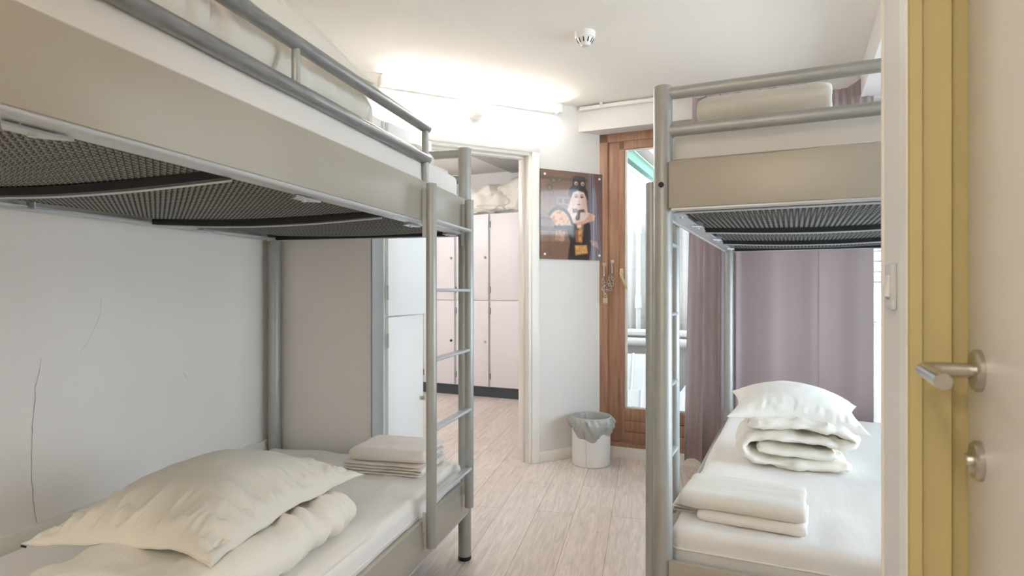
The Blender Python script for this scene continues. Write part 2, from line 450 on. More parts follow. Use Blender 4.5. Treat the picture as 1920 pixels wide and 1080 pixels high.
# window wall (plinth, beam) in the right-hand grid: local x = n, local y = -m
lx((4.275, 4.40, -0.66, 1.36, 0, 0.068), 'baseboard_window', MR, M['trim'], 'white plinth under the glazed door')
lx((4.166, 4.60, -0.80, 1.50, 2.337, ZC - .001), 'wall_window_beam', MR, M['wall'], 'white beam over the glazed door')
lx((1.40, 4.5, -0.95, -0.368, 2.347, ZC - .001), 'wall_right_beam', MR, M['wall'], 'white beam over the right bunk')
lx((4.28, 4.45, -0.95, -0.66, 0, 2.34), 'wall_window_pier', MR, M['wall'])
bm = bmesh.new()
box(bm, 1.3, 1.6, -0.95, -0.70, 0, 2.35); box(bm, 1.6, 4.2, -0.95, -0.70, 0, 0.45); box(bm, 4.2, 4.45, -0.95, -0.70, 0, 2.35)
struct(obj('wall_right', bm, M['wall'], matrix=MR, smooth=False), 'white wall along the right bunk')
bm = bmesh.new()
for a in (1.6, 2.87, 4.14): box(bm, a, a + 0.06, -0.86, -0.80, 0.45, 2.35)
box(bm, 1.6, 4.2, -0.86, -0.80, 0.45, 0.51); box(bm, 1.6, 4.2, -0.86, -0.80, 2.29, 2.35)
w2 = struct(obj('window_2', bm, M['wood'], matrix=MR, smooth=False), 'unseen window added beside the right bunk for daylight')  # unseen opening, put in and enlarged as a daylight source
g = obj('pane', bx(1.63, 4.17, -0.833, -0.827, 0.48, 2.32), M['glass'], w2, smooth=False)
# entry wall with the nearby door (m = 0.165 face)
lx((-1.6, 0.16, -0.29, -0.165, 0, ZC), 'wall_entry', MR, M['wall'], 'white wall beside the near door')
lx((1.07, 1.405, -0.29, -0.165, 0, ZC), 'wall_switch', MR, M['wall'], 'white wall end carrying the light switch')
lx((0.16, 1.07, -0.29, -0.165, 2.12, ZC), 'wall_over_door', MR, M['wall'])
lx((1.28, 1.404, -0.95, -0.29, 0, ZC), 'wall_corner', MR, M['wall'])
o = lx((1.397, 1.4075, -0.2, -0.1605, 0, ZC - 0.002), 'trim_3', MR, M['trim'], 'thin corner bead on the wall end')
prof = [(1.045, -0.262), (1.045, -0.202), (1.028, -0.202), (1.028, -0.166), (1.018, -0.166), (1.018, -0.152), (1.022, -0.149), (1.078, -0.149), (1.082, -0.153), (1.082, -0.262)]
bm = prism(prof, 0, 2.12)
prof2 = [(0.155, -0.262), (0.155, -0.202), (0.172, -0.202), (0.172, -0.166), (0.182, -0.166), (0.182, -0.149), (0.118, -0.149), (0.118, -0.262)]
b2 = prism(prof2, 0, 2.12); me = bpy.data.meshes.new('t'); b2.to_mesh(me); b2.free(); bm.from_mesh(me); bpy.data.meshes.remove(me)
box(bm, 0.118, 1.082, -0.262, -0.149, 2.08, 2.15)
struct(obj('trim_2', bm, M['cream'], matrix=MR, smooth=False), 'stepped frame of the near door, tinted cream as under warm light')
struct(obj('trim_4', bx(1.0195, 1.0805, -0.149, -0.1472, 0, 2.15), M['trim'], matrix=MR, smooth=False), 'front face of the near door casing, whitened to look window-lit')  # thin white strip paints window light onto the casing front, same paint as the frame
d1 = struct(obj('door_1', bx(0.16, 1.043, -0.262, -0.2236, 0.008, 2.078, 0.002), M['doorleaf'], matrix=MR), 'white door leaf close on the right')
def in_mr(n, m, z): return (n, -m, z)
HN, HZ = 0.978, 1.094
h = obj('handle_rose', lathe([(0, 0), (0.0275, 0), (0.0275, 0.006), (0.025, 0.009), (0, 0.009)], 40), M['chrome'], d1)
h.matrix_parent_inverse = Matrix(); h.location = in_mr(HN, 0.2236, HZ); h.rotation_euler = (-PI / 2, 0, 0)
lev = [(HN, -0.2156, HZ), (HN, -0.182, HZ), (HN - 0.002, -0.169, HZ), (HN - 0.008, -0.1605, HZ), (HN - 0.02, -0.158, HZ), (HN - 0.075, -0.158, HZ), (HN - 0.135, -0.158, HZ)]
lv = obj('lever', tb(lev, 0.0095, 24), M['chrome'], d1); lv['label'] = 'brushed nickel lever'
k = obj('keyhole_rose', lathe([(0, 0), (0.026, 0), (0.026, 0.006), (0.0235, 0.009), (0, 0.009)], 40), M['chrome'], d1)
k.location = in_mr(HN, 0.2236, 0.976); k.rotation_euler = (-PI / 2, 0, 0)
bm = lathe([(0, 0), (0.0085, 0), (0.0085, 0.014), (0.0075, 0.016), (0, 0.016)], 24)
box(bm, -0.005, 0.005, -0.002, 0.016, 0.0, 0.0135)
kc = obj('key_cylinder', bm, M['chrome'], k); kc.location = (0, 0, 0.0005)
for o in (h, lv, k): o.matrix_parent_inverse = Matrix()
# light switch
SWN, SWZ = 1.278, 1.206
sw = empty('light_switch', matrix=MR @ Matrix.Translation(in_mr(SWN, 0.165, SWZ)))
tag(sw, 'white rocker light switch on the wall end beside the near door', 'light switch')
bm = bmesh.new()
box(bm, -0.04, 0.04, 0, 0.009, 0.022, 0.041, 0.003); box(bm, -0.04, 0.04, 0, 0.009, -0.041, -0.022, 0.003)
box(bm, -0.04, -0.021, 0, 0.009, -0.024, 0.024, 0.002); box(bm, 0.021, 0.04, 0, 0.009, -0.024, 0.024, 0.002); box(bm, -0.03, 0.03, 0, 0.003, -0.03, 0.03)
obj('plate', bm, M['plastic_grey'], sw)
bm = bx(-0.02, 0.02, 0.003, 0.013, -0.02, 0.02, 0.001)
rk = obj('rocker', bm, M['plastic'], sw); rk.rotation_euler = (math.radians(9), 0, 0)
# back of the room behind the camera, second room
struct(obj('wall_rear', bx(-4.0, 1.2, -1.45, -1.3, 0, ZC), M['wall'], smooth=False))

# ------------------------------------------------------------------ second room beyond the doorway
LKP = Vector((0.102, 6.607, 0))
MK = Matrix.Translation(LKP) @ Matrix.Rotation(-RA, 4, 'Z')          # x along the lockers (to the right), y away
ZC2 = 2.62
struct(obj('ceiling_2', prism([(-6.2, 0.9), (0.62, 4.47), (0.62, 7.3), (-4.0, 9.3), (-6.2, 6.5)], ZC2, ZC2 + 0.1), M['wall'], smooth=False), 'ceiling of the locker room')
struct(obj('wall_back', bx(-3.4, 0.60, 0.54, 0.66, 0, ZC2), M['wall'], matrix=MK, smooth=False), 'white wall behind the row of lockers')
struct(obj('wall_locker_room_left', bx(-3.45, -3.3, -7.0, 0.66, 0, ZC2), M['wall'], matrix=MK, smooth=False))
struct(obj('wall_locker_room_right', prism([(0.52, 4.56), (0.62, 4.56), (0.62, 7.2), (0.52, 7.2)], 0, ZC2), M['wall'], smooth=False))
struct(obj('wall_over_doorway', bx(-5.2, 0.6, 0.02, TH, ZC, ZC2 + 0.1), M['wall'], matrix=MD, smooth=False))

def lock(parent, x, z, y=0.0, dark=False):
    bm = lathe([(0, 0), (0.014, 0), (0.014, 0.01), (0.011, 0.014), (0, 0.014)], 20); box(bm, -0.004, 0.004, -0.013, 0.013, 0.012, 0.024, 0.002)
    o = obj('lock', bm, M['black'] if dark else M['chrome'], parent); o.location = (x, y, z); o.rotation_euler = (PI / 2, 0, 0); return o

def locker(name, w, dpt, zt, zs, zp, mbody, mdoor, ajar=0.0, darks=(False, False)):
    """two-door locker: x 0..w, front at y=0, depth to +y"""
    t = empty(name)
    bm = bmesh.new(); s = 0.018
    box(bm, 0, s, 0.0, dpt, zp, zt); box(bm, w - s, w, 0.0, dpt, zp, zt); box(bm, s, w - s, 0.0, dpt, zt - s, zt); box(bm, s, w - s, 0, dpt, zp, zp + s)
    box(bm, s, w - s, 0.004, dpt, zs - s / 2, zs + s / 2); box(bm, s, w - s, dpt - s, dpt, zp + s, zt - s)
    obj('body', bm, mbody, t, smooth=False)
    obj('plinth', bx(0.0, w, 0.012, dpt, 0, zp), M['plinth'], t, smooth=False)
    for k, (a, b) in enumerate(((zs + 0.003, zt - 0.006), (zp + 0.006, zs - 0.003))):
        d = obj('door', bx(0, w - 0.026, -0.018, 0, a, b, 0.002), mdoor, t); d.location = (0.012, -0.001, 0)
        if k == 0 and ajar: d.rotation_euler = (0, 0, -ajar)
        lock(d, w - 0.065, a + (b - a) * (0.5 if k == 0 else 0.52), -0.018, darks[k])
        for q in (0.12, 0.88): obj('hinge', bx(-0.006, 0.003, -0.021, -0.012, a + (b - a) * q - 0.035, a + (b - a) * q + 0.035, 0.001), M['black'] if name != 'locker' else M['lockergrey'], d)
    return t

t = locker('locker', 0.456, 0.50, 2.03, 1.068, 0.1, M['locker'], M['locker'], ajar=math.radians(7))
# faces right: local x runs along the bed axis, front at w = 0.47
t.matrix_world = ML @ Matrix.Translation((0.152, 0.472, 0))
tag(t, 'white two-door locker just past the foot of the left bunk, upper door ajar', 'locker')
XB = [-1.69, -1.254, -0.817, -0.38]
names = ['white two-door locker at the left end of the far row', 'white two-door locker seen between the ladder rails in the far row',
         'white two-door locker beside the ladder, second from the right in the far row', 'white two-door locker next to the right jamb of the open doorway']
dk = [(False, False), (False, True), (False, False), (True, False)]
for i, x in enumerate(XB):
    t = locker('row_locker', 0.436, 0.5, 2.05, 1.083, 0.116, M['lockergrey'], M['locker_pink'], darks=dk[i])
    t.matrix_world = MK @ Matrix.Translation((x, 0, 0)); tag(t, names[i], 'locker', 'lockers along the far wall')
# perforated ceiling panel
gp = obj('ceiling_grille', bx(-0.5, 0.5, -1.1, 0.4, ZC2 - 0.03, ZC2 - 0.001, 0.004), M['grille'], matrix=MK @ Matrix.Translation((0.15, 0.1, 0)))
tag(gp, 'perforated metal ceiling panel seen at the top of the doorway', 'ceiling panel')

# ------------------------------------------------------------------ bunk beds
LG, W = 2.14, 0.98
TOP, R1, R2, PT, PB = 1.834, 1.8087, 1.6928, 1.594, 1.450
def bunk(name, frame, lad, guard, label, beams_low=True):
    t = empty(name, matrix=frame)
    tag(t, label, 'bunk bed')
    for x in (0, -LG):
        for y in (0, W):
            bm = bmesh.new(); post(bm, x, y, 0.012, TOP, 0.0288)
            p = obj('post', bm, M['metal'], t)
            obj('foot_cap', lathe([(0, 0), (0.0275, 0), (0.0295, 0.004), (0.0295, 0.018), (0, 0.018)], 28), M['black'], p, loc=(x, y, 0.0))
            if x == 0:
                bm = lathe([(0, 0), (0.0085, 0), (0.0085, 0.003), (0.006, 0.0045), (0.004, 0.0045), (0.004, 0.002), (0, 0.002)], 18)
                b = obj('bolt', bm, M['beam'], p); b.location = (0.0282, y, 1.523); b.rotation_euler = (0, PI / 2, 0)
    e = 0.029
    for x, s in ((0, 1), (-LG, -1)):
        for z in (R1, R2):
            obj('end_rail', tb([(x, 0.02, z), (x, W - 0.02, z)], 0.019, 24), M['metal'], t)
        for z0, z1 in ((PB, PT), (0.226, 0.3705)):
            obj('end_panel', bx(x + s * e - 0.02 if s > 0 else x - e, x + e if s > 0 else x - e + 0.02, 0.022, W - 0.022, z0, z1, 0.002), M['panel'], t)
            bm = bmesh.new(); xo = x + s * (e - 0.008)
            tube(bm, [(xo, 0.03, z0 - 0.004), (xo, W - 0.03, z0 - 0.004)], 0.007, 12)
            box(bm, min(xo, xo - s * 0.05), max(xo, xo - s * 0.05), 0.03, W - 0.03, z0 - 0.005, z0 - 0.001)
            obj('end_lip', bm, M['lip'], t)
    for y, s in ((0, -1), (W, 1)):
        for z0, z1 in ((PB, PT), (0.226, 0.3705)):
            y0, y1 = (y - e, y - e + 0.02) if s < 0 else (y + e - 0.02, y + e)
            obj('side_panel', bx(-LG + 0.022, -0.022, y0, y1, z0, z1, 0.002), M['panel'], t)
            bm = bmesh.new(); yo = y + s * (e - 0.008)
            tube(bm, [(-LG + 0.03, yo, z0 - 0.004), (-0.03, yo, z0 - 0.004)], 0.007, 12)
            a, b = sorted((yo, yo - s * 0.058))
            box(bm, -LG + 0.03, -0.03, a, b, z0 - 0.006, z0 - 0.001)
            lipo = obj('side_lip', bm, M['lip'], t)
            if z0 > 1:
                for cx in (-0.10, -0.49, -1.16, -1.86):
                    bm = bmesh.new(); yi = yo - s * 0.045
                    vs = [(cx - 0.055, yi), (cx + 0.055, yi), (cx + 0.03, yi - s * 0.032), (cx - 0.03, yi - s * 0.032)]
                    q = prism(vs, z0 - 0.014, z0 - 0.009); me = bpy.data.meshes.new('q'); q.to_mesh(me); q.free(); bm.from_mesh(me); bpy.data.meshes.remove(me)
                    box(bm, cx - 0.03, cx - 0.026, min(yi, yi - s * 0.03), max(yi, yi - s * 0.03), z0 - 0.012, z0 + 0.015)
                    tube(bm, [(cx, yi - s * 0.015, z0 - 0.019), (cx, yi - s * 0.015, z0 - 0.013)], 0.006, 12)
                    obj('bracket', bm, M['lip'], lipo)
    # sprung mesh bases, corrugated along the bed
    for z0 in (PB + 0.012, 0.262):
        bm = bmesh.new(); x0, x1 = -LG + 0.045, -0.045; nx = int((x1 - x0) / 0.004); ny = 8; rows = []
        for i in range(nx + 1):
            x = x0 + (x1 - x0) * i / nx
            rows.append([bm.verts.new((x, 0.05 + (W - 0.1) * j / ny, z0 + 0.0035 * math.cos(2 * PI * x / 0.0175) - 0.012 * math.sin(PI * j / ny))) for j in range(ny + 1)])
        for A, B in zip(rows, rows[1:]):
            for j in range(ny): bm.faces.new((A[j], B[j], B[j + 1], A[j + 1]))
        obj('mesh_base', bm, M['mesh'], t)
        if z0 < 1: continue
        for x in (-0.028, -0.74, -1.45, -LG + 0.028):
            bm = bmesh.new(); sag = 0.0 if x > -0.1 or x < -2 else 0.016; n = 18
            for lay, (za, zb, hw) in enumerate(((-0.022, -0.002, 0.013),)):
                v = []
                for i in range(n + 1):
                    y = 0.035 + (W - 0.07) * i / n; dz = -sag * math.sin(PI * i / n)
                    v.append([bm.verts.new((x + sx * hw, y, z0 + zz + dz)) for sx, zz in ((-1, za), (1, za), (1, zb), (-1, zb))])
                for A, B in zip(v, v[1:]):
                    for q in range(4): bm.faces.new((A[q], A[(q + 1) % 4], B[(q + 1) % 4], B[q]))
                bm.faces.new(v[0][::-1]); bm.faces.new(v[-1])
            cb = obj('cross_beam', bm, M['beam'], t, smooth=False)
            bm = bmesh.new()
            tube(bm, [(x + 0.012, 0.035 + (W - 0.07) * i / n, z0 - 0.023 - sag * math.sin(PI * i / n)) for i in range(n + 1)], 0.0035, 8)
            obj('beam_edge', bm, M['lip'], cb)
    if guard is not None:
        g = empty('guard_rail'); g.parent = t
        for z in (R1, R2):
            obj('rail', tb([(-LG + 0.02, 0, z), (guard - .004, 0, z), (guard, 0, z)], [0.019, 0.019, 0.0165], 24), M['worn'], g)
        obj('upright', tb([(guard - 0.02, 0, PT - 0.07), (guard - 0.02, 0, R1 - 0.01)], 0.0125, 20), M['metal'], g)
        for x in (-1.253, -1.98): obj('upright', tb([(x, 0, R2), (x, 0, R1)], 0.0105, 20), M['metal'], g)
    # hook-on ladder
    xa, xb, off, ztop, zbot, rz0, rdz = lad
    l = empty('ladder'); l.parent = t
    for x in (xa, xb):
        bm = bmesh.new(); post(bm, x, -off, zbot, ztop, 0.0192, 24, 0.005); obj('ladder_rail', bm, M['metal'], l)
    for k in range(5):
        z = rz0 - rdz * k; bm = bmesh.new()
        x0, x1 = min(xa, xb), max(xa, xb)
        box(bm, x0 + 0.012, x1 - 0.012, -off - 0.018, -off + 0.018, z - 0.006, z + 0.006, 0.005, 3)
        obj('rung', bm, M['lip'], l)
    for x in (xa, xb):
        obj('ladder_hook', bx(x - 0.004, x + 0.004, -off + 0.01, -0.0285, PB - 0.06, PT - 0.03), M['lip'], l, smooth=False)
        obj('ladder_hook', bx(x - 0.004, x + 0.004, -off + 0.01, -0.0285, .33, .40), M['lip'], l, smooth=False)
    return t

LB = bunk('bunk_bed', ML, (-0.536, -0.120, 0.062, 1.583, 0.279, 1.449, 0.2505), -0.426,
          'silver steel bunk bed on the left with guard rail and hook-on ladder')
MRB = Matrix.Translation(RP) @ Matrix.Rotation(RROT + PI, 4, 'Z')    # right bunk: local -x away, local +y to the right
RB = bunk('bunk_bed', MRB, (-0.052, -0.470, 0.046, 1.546, 0.20, 1.366, 0.256), None,
          'silver steel bunk bed on the right in front of the curtain')

# mattresses with fitted sheets (bases sit in the bed frames)
def mattress(frame, y0, y1, z0, z1, label):
    bm = rbox(LG - 0.09, y1 - y0, z1 - z0, 0.034, 0.04, 4)
    wrinkle(bm, 0.006, 5, seed=z0 * 3 + y0, aniso=(0.7, 2.0, 1), mask=lambda c: 1.0 if c.z > (z1 - z0) * .3 else .3)
    o = obj('mattress', bm, M['sheet'], smooth=True)
    place(o, frame, -LG / 2, (y0 + y1) / 2, z0); tag(o, label, 'mattress')
    hx, hy, r = (LG - 0.09) / 2 + 0.001, (y1 - y0) / 2 + 0.001, 0.034; z = (z1 - z0) * 0.62
    pts = []
    for cx, cy, a0 in ((hx - r, hy - r, 0), (-hx + r, hy - r, 90), (-hx + r, -hy + r, 180), (hx - r, -hy + r, 270)):
        for k in range(7):
            a = math.radians(a0 + 15 * k); pts.append((cx + r * math.cos(a), cy + r * math.sin(a), z))
    obj('piping', tb(pts, 0.003, 8, closed=True), M['linen'], o)
    return o
ZL, ZU = 0.452, 1.700
mattress(ML, -0.005, W - 0.02, 0.272, ZL, 'white sheeted mattress on the lower berth of the left bunk')
mattress(ML, 0.012, W - 0.012, PB + 0.02, ZU, 'white sheeted mattress on the upper berth of the left bunk')
mattress(MRB, 0.012, W - 0.012, 0.272, ZL, 'white sheeted mattress on the lower berth of the right bunk')
mattress(MRB, 0.012, W - 0.012, PB + 0.02, ZU, 'white sheeted mattress on the upper berth of the right bunk')

# ------------------------------------------------------------------ bedding
def add_pillow(frame, x, y, z, lx_, ly_, h, rz, label, seed, m, tilt=(0, 0), zip_tag=False, **kw):
    bm, rim = pillow(lx_, ly_, h, seed, **kw)
    p = obj('pillow', bm, M[m]); p.matrix_world = frame @ Matrix.Translation((x, y, z)) @ Matrix.Rotation(rz, 4, 'Z') @ Matrix.Rotation(tilt[0], 4, 'X') @ Matrix.Rotation(tilt[1], 4, 'Y')
    tag(p, label, 'pillow')
    obj('seam', tb(rim, 0.0022, 6, closed=True), M[m], p)
    if zip_tag:
        c = min(rim, key=lambda v: v.x - v.y)
        bm = bx(-0.013, 0.0, -0.003, 0.003, -0.002, 0.002, 0.001); q = obj('zip_pull', bm, M['black'], p); q.location = c + Vector((-0.002, 0.003, -0.004)); q.rotation_euler = (0, -0.5, 2.4)
        q['label'] = 'small dark zip pull'
    return p

def folded(name, frame, x, y, z, rz, path, thick, depth, m, label, cat, group=None, **kw):
    o = obj(name, ribbon(path, thick, depth, **kw), M[m])
    place(o, frame, x, y, z, rz); return tag(o, label, cat, group)

# left bunk, lower berth: rolled duvet along the bed with a pillow on it (ribbon x = across the bed, depth along the bed)
def duvet_roll(frame, x, y, z, label, seed, w=0.60, ln=1.02, th=0.062, cr=0.009):
    pth = smooth_path(fold(2, w, th, 0.001, start=1), 6)
    o = folded('duvet', frame, x, y, z, -PI / 2, [(-a, b) for a, b in pth], th, ln, 'duvet', label, 'duvet', ns=220, py=0.5, pz=0.8, taper=0.05, amp=0.012, scale=7, seed=seed, aniso=(1, 2.0, 1), puff=0.25)
    wb = bmesh.new(); wb.from_mesh(o.data); crease(wb, cr, 5, seed + 50, aniso=(0.6, 4.0, 0.6)); wrinkle(wb, 0.012, 9, seed + 51, aniso=(0.7, 2.6, 0.7)); wb.to_mesh(o.data); wb.free()
    return o
duvet_roll(ML, -1.34, 0.31, ZL + 0.002, 'folded cream duvet under the big pillow on the left lower berth', 3, w=0.40, th=0.057, cr=0.006)
add_pillow(ML, -1.085, 0.37, ZL + 0.118, 0.69, 0.55, 0.28, 0.0, 'plump cream pillow lying on the left lower berth', 1.7, 'pillow', zip_tag=True, tilt=(math.radians(-1.5), 0), n=120, crease=0.026, top=0.3)
# sheets and towel at its foot: ribbon x = across
p = smooth_path(fold(4, 0.33, 0.0105, 0.0015, start=0), 5)
folded('folded_sheet', ML, -0.205, 0.235, ZL + 0.001, PI / 2, p, 0.0105, 0.26, 'linen', 'folded white bed sheets under the towel near the left ladder', 'sheet', amp=0.002, scale=12, seed=4, ns=30, py=0.25, taper=0.006)
p = smooth_path(fold(2, 0.23, 0.025, 0.001, start=1), 7)
folded('folded_towel', ML, -0.19, 0.225, ZL + 0.050, 0.03, p, 0.025, 0.33, 'linen', 'folded white towel on top of the sheets near the left ladder', 'towel', amp=0.006, scale=9, seed=9, ns=46, py=0.22, taper=0.015)

# left bunk, upper berth
duvet_roll(ML, -1.255, 0.395, ZU + 0.002, 'folded cream duvet behind the guard rail on the left upper berth', 11, w=0.56, ln=1.06, th=0.076)
add_pillow(ML, -1.15, 0.32, ZU + 0.150, 0.76, 0.58, 0.42, 0.04, 'cream pillow lying on the duvet on the left upper berth', 5.3, 'pillow', tilt=(math.radians(-3), 0), n=110)
p = smooth_path(fold(2, 0.26, 0.036, 0.002, start=1), 6)
folded('folded_towel', ML, -0.25, 0.24, ZU + 0.012, PI / 2 + 0.1, p, 0.036, 0.22, 'terry', 'folded white towel at the foot of the left upper berth', 'towel', amp=0.006, scale=9, seed=19, ns=26, taper=0.02)
p = smooth_path(fold(2, 0.32, 0.008, 0.001, start=1), 6)
folded('folded_sheet', ML, -0.20, 0.22, ZU + 0.0, PI / 2 - 0.1, p, 0.006, 0.24, 'linen', 'folded white sheet under the towel on the left upper berth', 'sheet', amp=0.001, scale=9, seed=29, ns=22, taper=0.006)

# right bunk, lower berth (grid: x = n, y = -m in MR)
def rfold(name, m, n, z, rz, path, *a, **k): return folded(name, MR, n, -m, z, -PI / 2 + rz, path, *a, **k)
# duvet folded like a roll, seen end on
d_path = [(0.20, 0.025), (0.08, 0.025), (-0.05, 0.026), (-0.16, 0.036), (-0.212, 0.082), (-0.17, 0.126), (-0.05, 0.133), (0.08, 0.126), (0.17, 0.116),
          (0.215, 0.140), (0.16, 0.174), (0.04, 0.184), (-0.08, 0.186), (-0.19, 0.176)]
rfold('duvet', 0.005, 2.935, ZL + 0.002, 0.06, smooth_path(d_path, 7), 0.050, 0.40, 'duvet', 'folded white duvet under the pillow on the right lower berth', 'duvet', ns=80, py=0.5, pz=0.9, taper=0.03, amp=0.012, scale=9, seed=21, puff=0.3, aniso=(2, 1, 1))
rfold('duvet_core', 0.0, 2.925, ZL + 0.002, 0.06, smooth_path([(0.155, 0.072), (0.05, 0.072), (-0.07, 0.076), (-0.15, 0.084)], 7), 0.045, 0.395, 'duvet', 'x', 'duvet')
core = [o for o in bpy.data.objects if o.name.startswith('duvet_core')][0]
for k_ in ('label', 'category'): del core[k_]
core.name = 'inner_fold'; host = [o for o in bpy.data.objects if o.get('label', '').startswith('folded white duvet under the pillow on the right')][0]
mw = core.matrix_world.copy(); core.parent = host; core.matrix_parent_inverse = host.matrix_world.inverted(); core.matrix_world = mw
wb = bmesh.new(); wb.from_mesh(core.data); wrinkle(wb, 0.010, 9, 33); wb.to_mesh(core.data); wb.free()
add_pillow(MR, 2.98, -0.005, ZL + 0.205, 0.42, 0.54, 0.25, 0.05, 'plump white pillow on the folded duvet on the right lower berth', 8.1, 'pillow_white', tilt=(math.radians(4), math.radians(-6)), n=90, crease=0.008)
# towel and sheets near the foot (fold towards the viewer: path runs along n)
def nfold(name, m, n, z, rz, path, *a, **k): return folded(name, MR, n, -m, z, rz, path, *a, **k)
p = smooth_path(fold(3, 0.20, 0.009, 0.001, start=1), 5)
rfold('folded_sheet', -0.262, 2.20, ZL + 0.001, -0.02, p, 0.0085, 0.22, 'linen', 'folded white fitted sheet at the bottom left of the pile on the right lower berth', 'sheet', amp=0.002, scale=11, seed=41, ns=30, py=0.25, taper=0.006)
p = smooth_path(fold(2, 0.22, 0.017, 0.001, start=1), 6)
nfold('folded_sheet', -0.115, 2.150, ZL + 0.001, -0.05, p, 0.017, 0.32, 'linen', 'folded white cover sheet between the towel and the mattress on the right lower berth', 'sheet', amp=0.003, scale=11, seed=43, ns=40, py=0.2, taper=0.01)
p = smooth_path(fold(2, 0.235, 0.026, 0.001, start=1), 7)
nfold('folded_towel', -0.145, 2.165, ZL + 0.036, -0.03, p, 0.026, 0.37, 'terry', 'folded cream terry towel on the sheets on the right lower berth', 'towel', amp=0.006, scale=9, seed=47, ns=46, py=0.25, pz=0.7, taper=0.014)
# right bunk, upper berth
p = smooth_path(fold(2, 0.24, 0.012, 0.0015, start=1), 5)
nfold('folded_sheet', -0.035, 2.14, ZU + 0.002, 0.03, p, 0.012, 0.40, 'linen', 'folded white sheet under the towel on the right upper berth', 'sheet', amp=0.003, scale=11, seed=51, ns=40, py=0.2, taper=0.006)
p = smooth_path(fold(2, 0.24, 0.042, 0.001, start=1), 7)
nfold('folded_towel', -0.085, 2.12, ZU + 0.026, 0.0, p, 0.042, 0.38, 'terry', 'thick folded cream towel behind the end rail of the right upper berth', 'towel', amp=0.005, scale=9, seed=53, ns=46, py=0.22, pz=0.6, taper=0.02)

# duvets heaped on the far lockers
for i, (x, y, s, lab) in enumerate([(-1.35, 0.26, 1.0, 'crumpled white duvet at the left of the heap on the far lockers'),
                                    (-0.55, 0.25, 1.15, 'crumpled white duvet in the middle of the heap on the far lockers'),
                                    (-0.10, 0.27, 0.95, 'crumpled white duvet at the right of the heap beside the doorway jamb')]):
    bm = bmesh.new(); bmesh.ops.create_icosphere(bm, subdivisions=5, radius=1.0)
    for v in bm.verts:
        c = v.co; v.co = Vector((c.x * 0.40 * s, c.y * 0.19, (c.z if c.z > 0 else c.z * 0.25) * (0.28 + 0.03 * i)))
    wrinkle(bm, 0.09, 3.2, 60 + i, mask=lambda c: 1.0 if c.z > 0.02 else 0.2); wrinkle(bm, 0.03, 9, 70 + i)
    zm = min(v.co.z for v in bm.verts)
    for v in bm.verts: v.co.z -= zm
    o = obj('duvet', bm, M['duvet']); o.matrix_world = MK @ Matrix.Translation((x, y, 2.051)); tag(o, lab, 'duvet', 'duvets on the far lockers')

# ------------------------------------------------------------------ glazed door, curtain, lock
def wbox(name, n0, n1, m0, m1, z0, z1, m, parent=None, bev=0.003):
    return obj(name, bx(n0, n1, -m1, -m0, z0, z1, bev), M[m], parent)
bm = bmesh.new(); GN = 4.33
box(bm, GN - 0.02, GN + 0.05, 1.225, 1.30, 0.068, 2.337, 0.003); box(bm, GN - 0.005, GN + 0.05, 1.14, 1.23, 0.068, 2.337, 0.003)
box(bm, GN - 0.02, GN + 0.05, -0.66, 1.30, 2.275, 2.337, 0.003); box(bm, GN - 0.03, GN + 0.05, -0.66, 1.30, 0.066, 0.094, 0.003)
box(bm, GN - 0.02, GN + 0.05, 0.30, 0.36, 0.068, 2.3, 0.003); box(bm, GN - 0.02, GN + 0.05, -0.67, -0.62, 0.068, 2.3, 0.003)
win = struct(obj('window_1', bm, M['wood'], matrix=MR), 'brown stained wooden glazed doors to the terrace')
def sash(y0, y1):
    bm = bmesh.new(); a, b = GN - 0.012, GN + 0.035
    box(bm, a, b, y1 - 0.038, y1, 0.10, 2.275, 0.003); box(bm, a, b, y0, y0 + 0.05, 0.10, 2.275, 0.003); box(bm, a, b, y0, y1, 2.215, 2.278, 0.003)
    zs = (0.10, 0.178, 0.258, 0.345)
    for z0, z1 in zip(zs, zs[1:]): box(bm, a, b, y0 + 0.02, y1 - 0.03, z0, z1 - 0.004, 0.004)
    s = obj('sash', bm, M['wood'], win)
    bm = bmesh.new(); c, d = GN - 0.004, GN + 0.018
    y0g, y1g = y0 + 0.05, y1 - 0.038
    box(bm, c, d, y1g - 0.016, y1g, 0.345, 2.215, 0.002); box(bm, c, d, y0g, y0g + 0.012, 0.345, 2.215, 0.002); box(bm, c, d, y0g, y1g, 2.203, 2.215, 0.002); box(bm, c, d, y0g, y1g, 0.345, 0.357, 0.002)
    q = obj('glazing_bead', bm, M['trim'], s); q['label'] = 'pale glazing bead'
    obj('pane', bx(GN + 0.006, GN + 0.012, y0g + 0.004, y1g - 0.004, 0.349, 2.211), M['glass'], s, smooth=False)
    return s
s1 = sash(0.362, 1.14); s2 = sash(-0.62, 0.298)
bm = bx(GN - 0.024, GN - 0.012, 1.108, 1.134, 1.285, 1.355, 0.003)
hp = obj('handle_plate', bm, M['brass'], s1)
hl = obj('lever', tb([(GN - 0.02, 1.121, 1.32), (GN - 0.055, 1.121, 1.32), (GN - 0.06, 1.116, 1.312), (GN - 0.06, 1.072, 1.205)], [0.008, 0.008, 0.0085, 0.0075], 14), M['brass'], s1); hl['label'] = 'pale brass lever pointing down to the right'
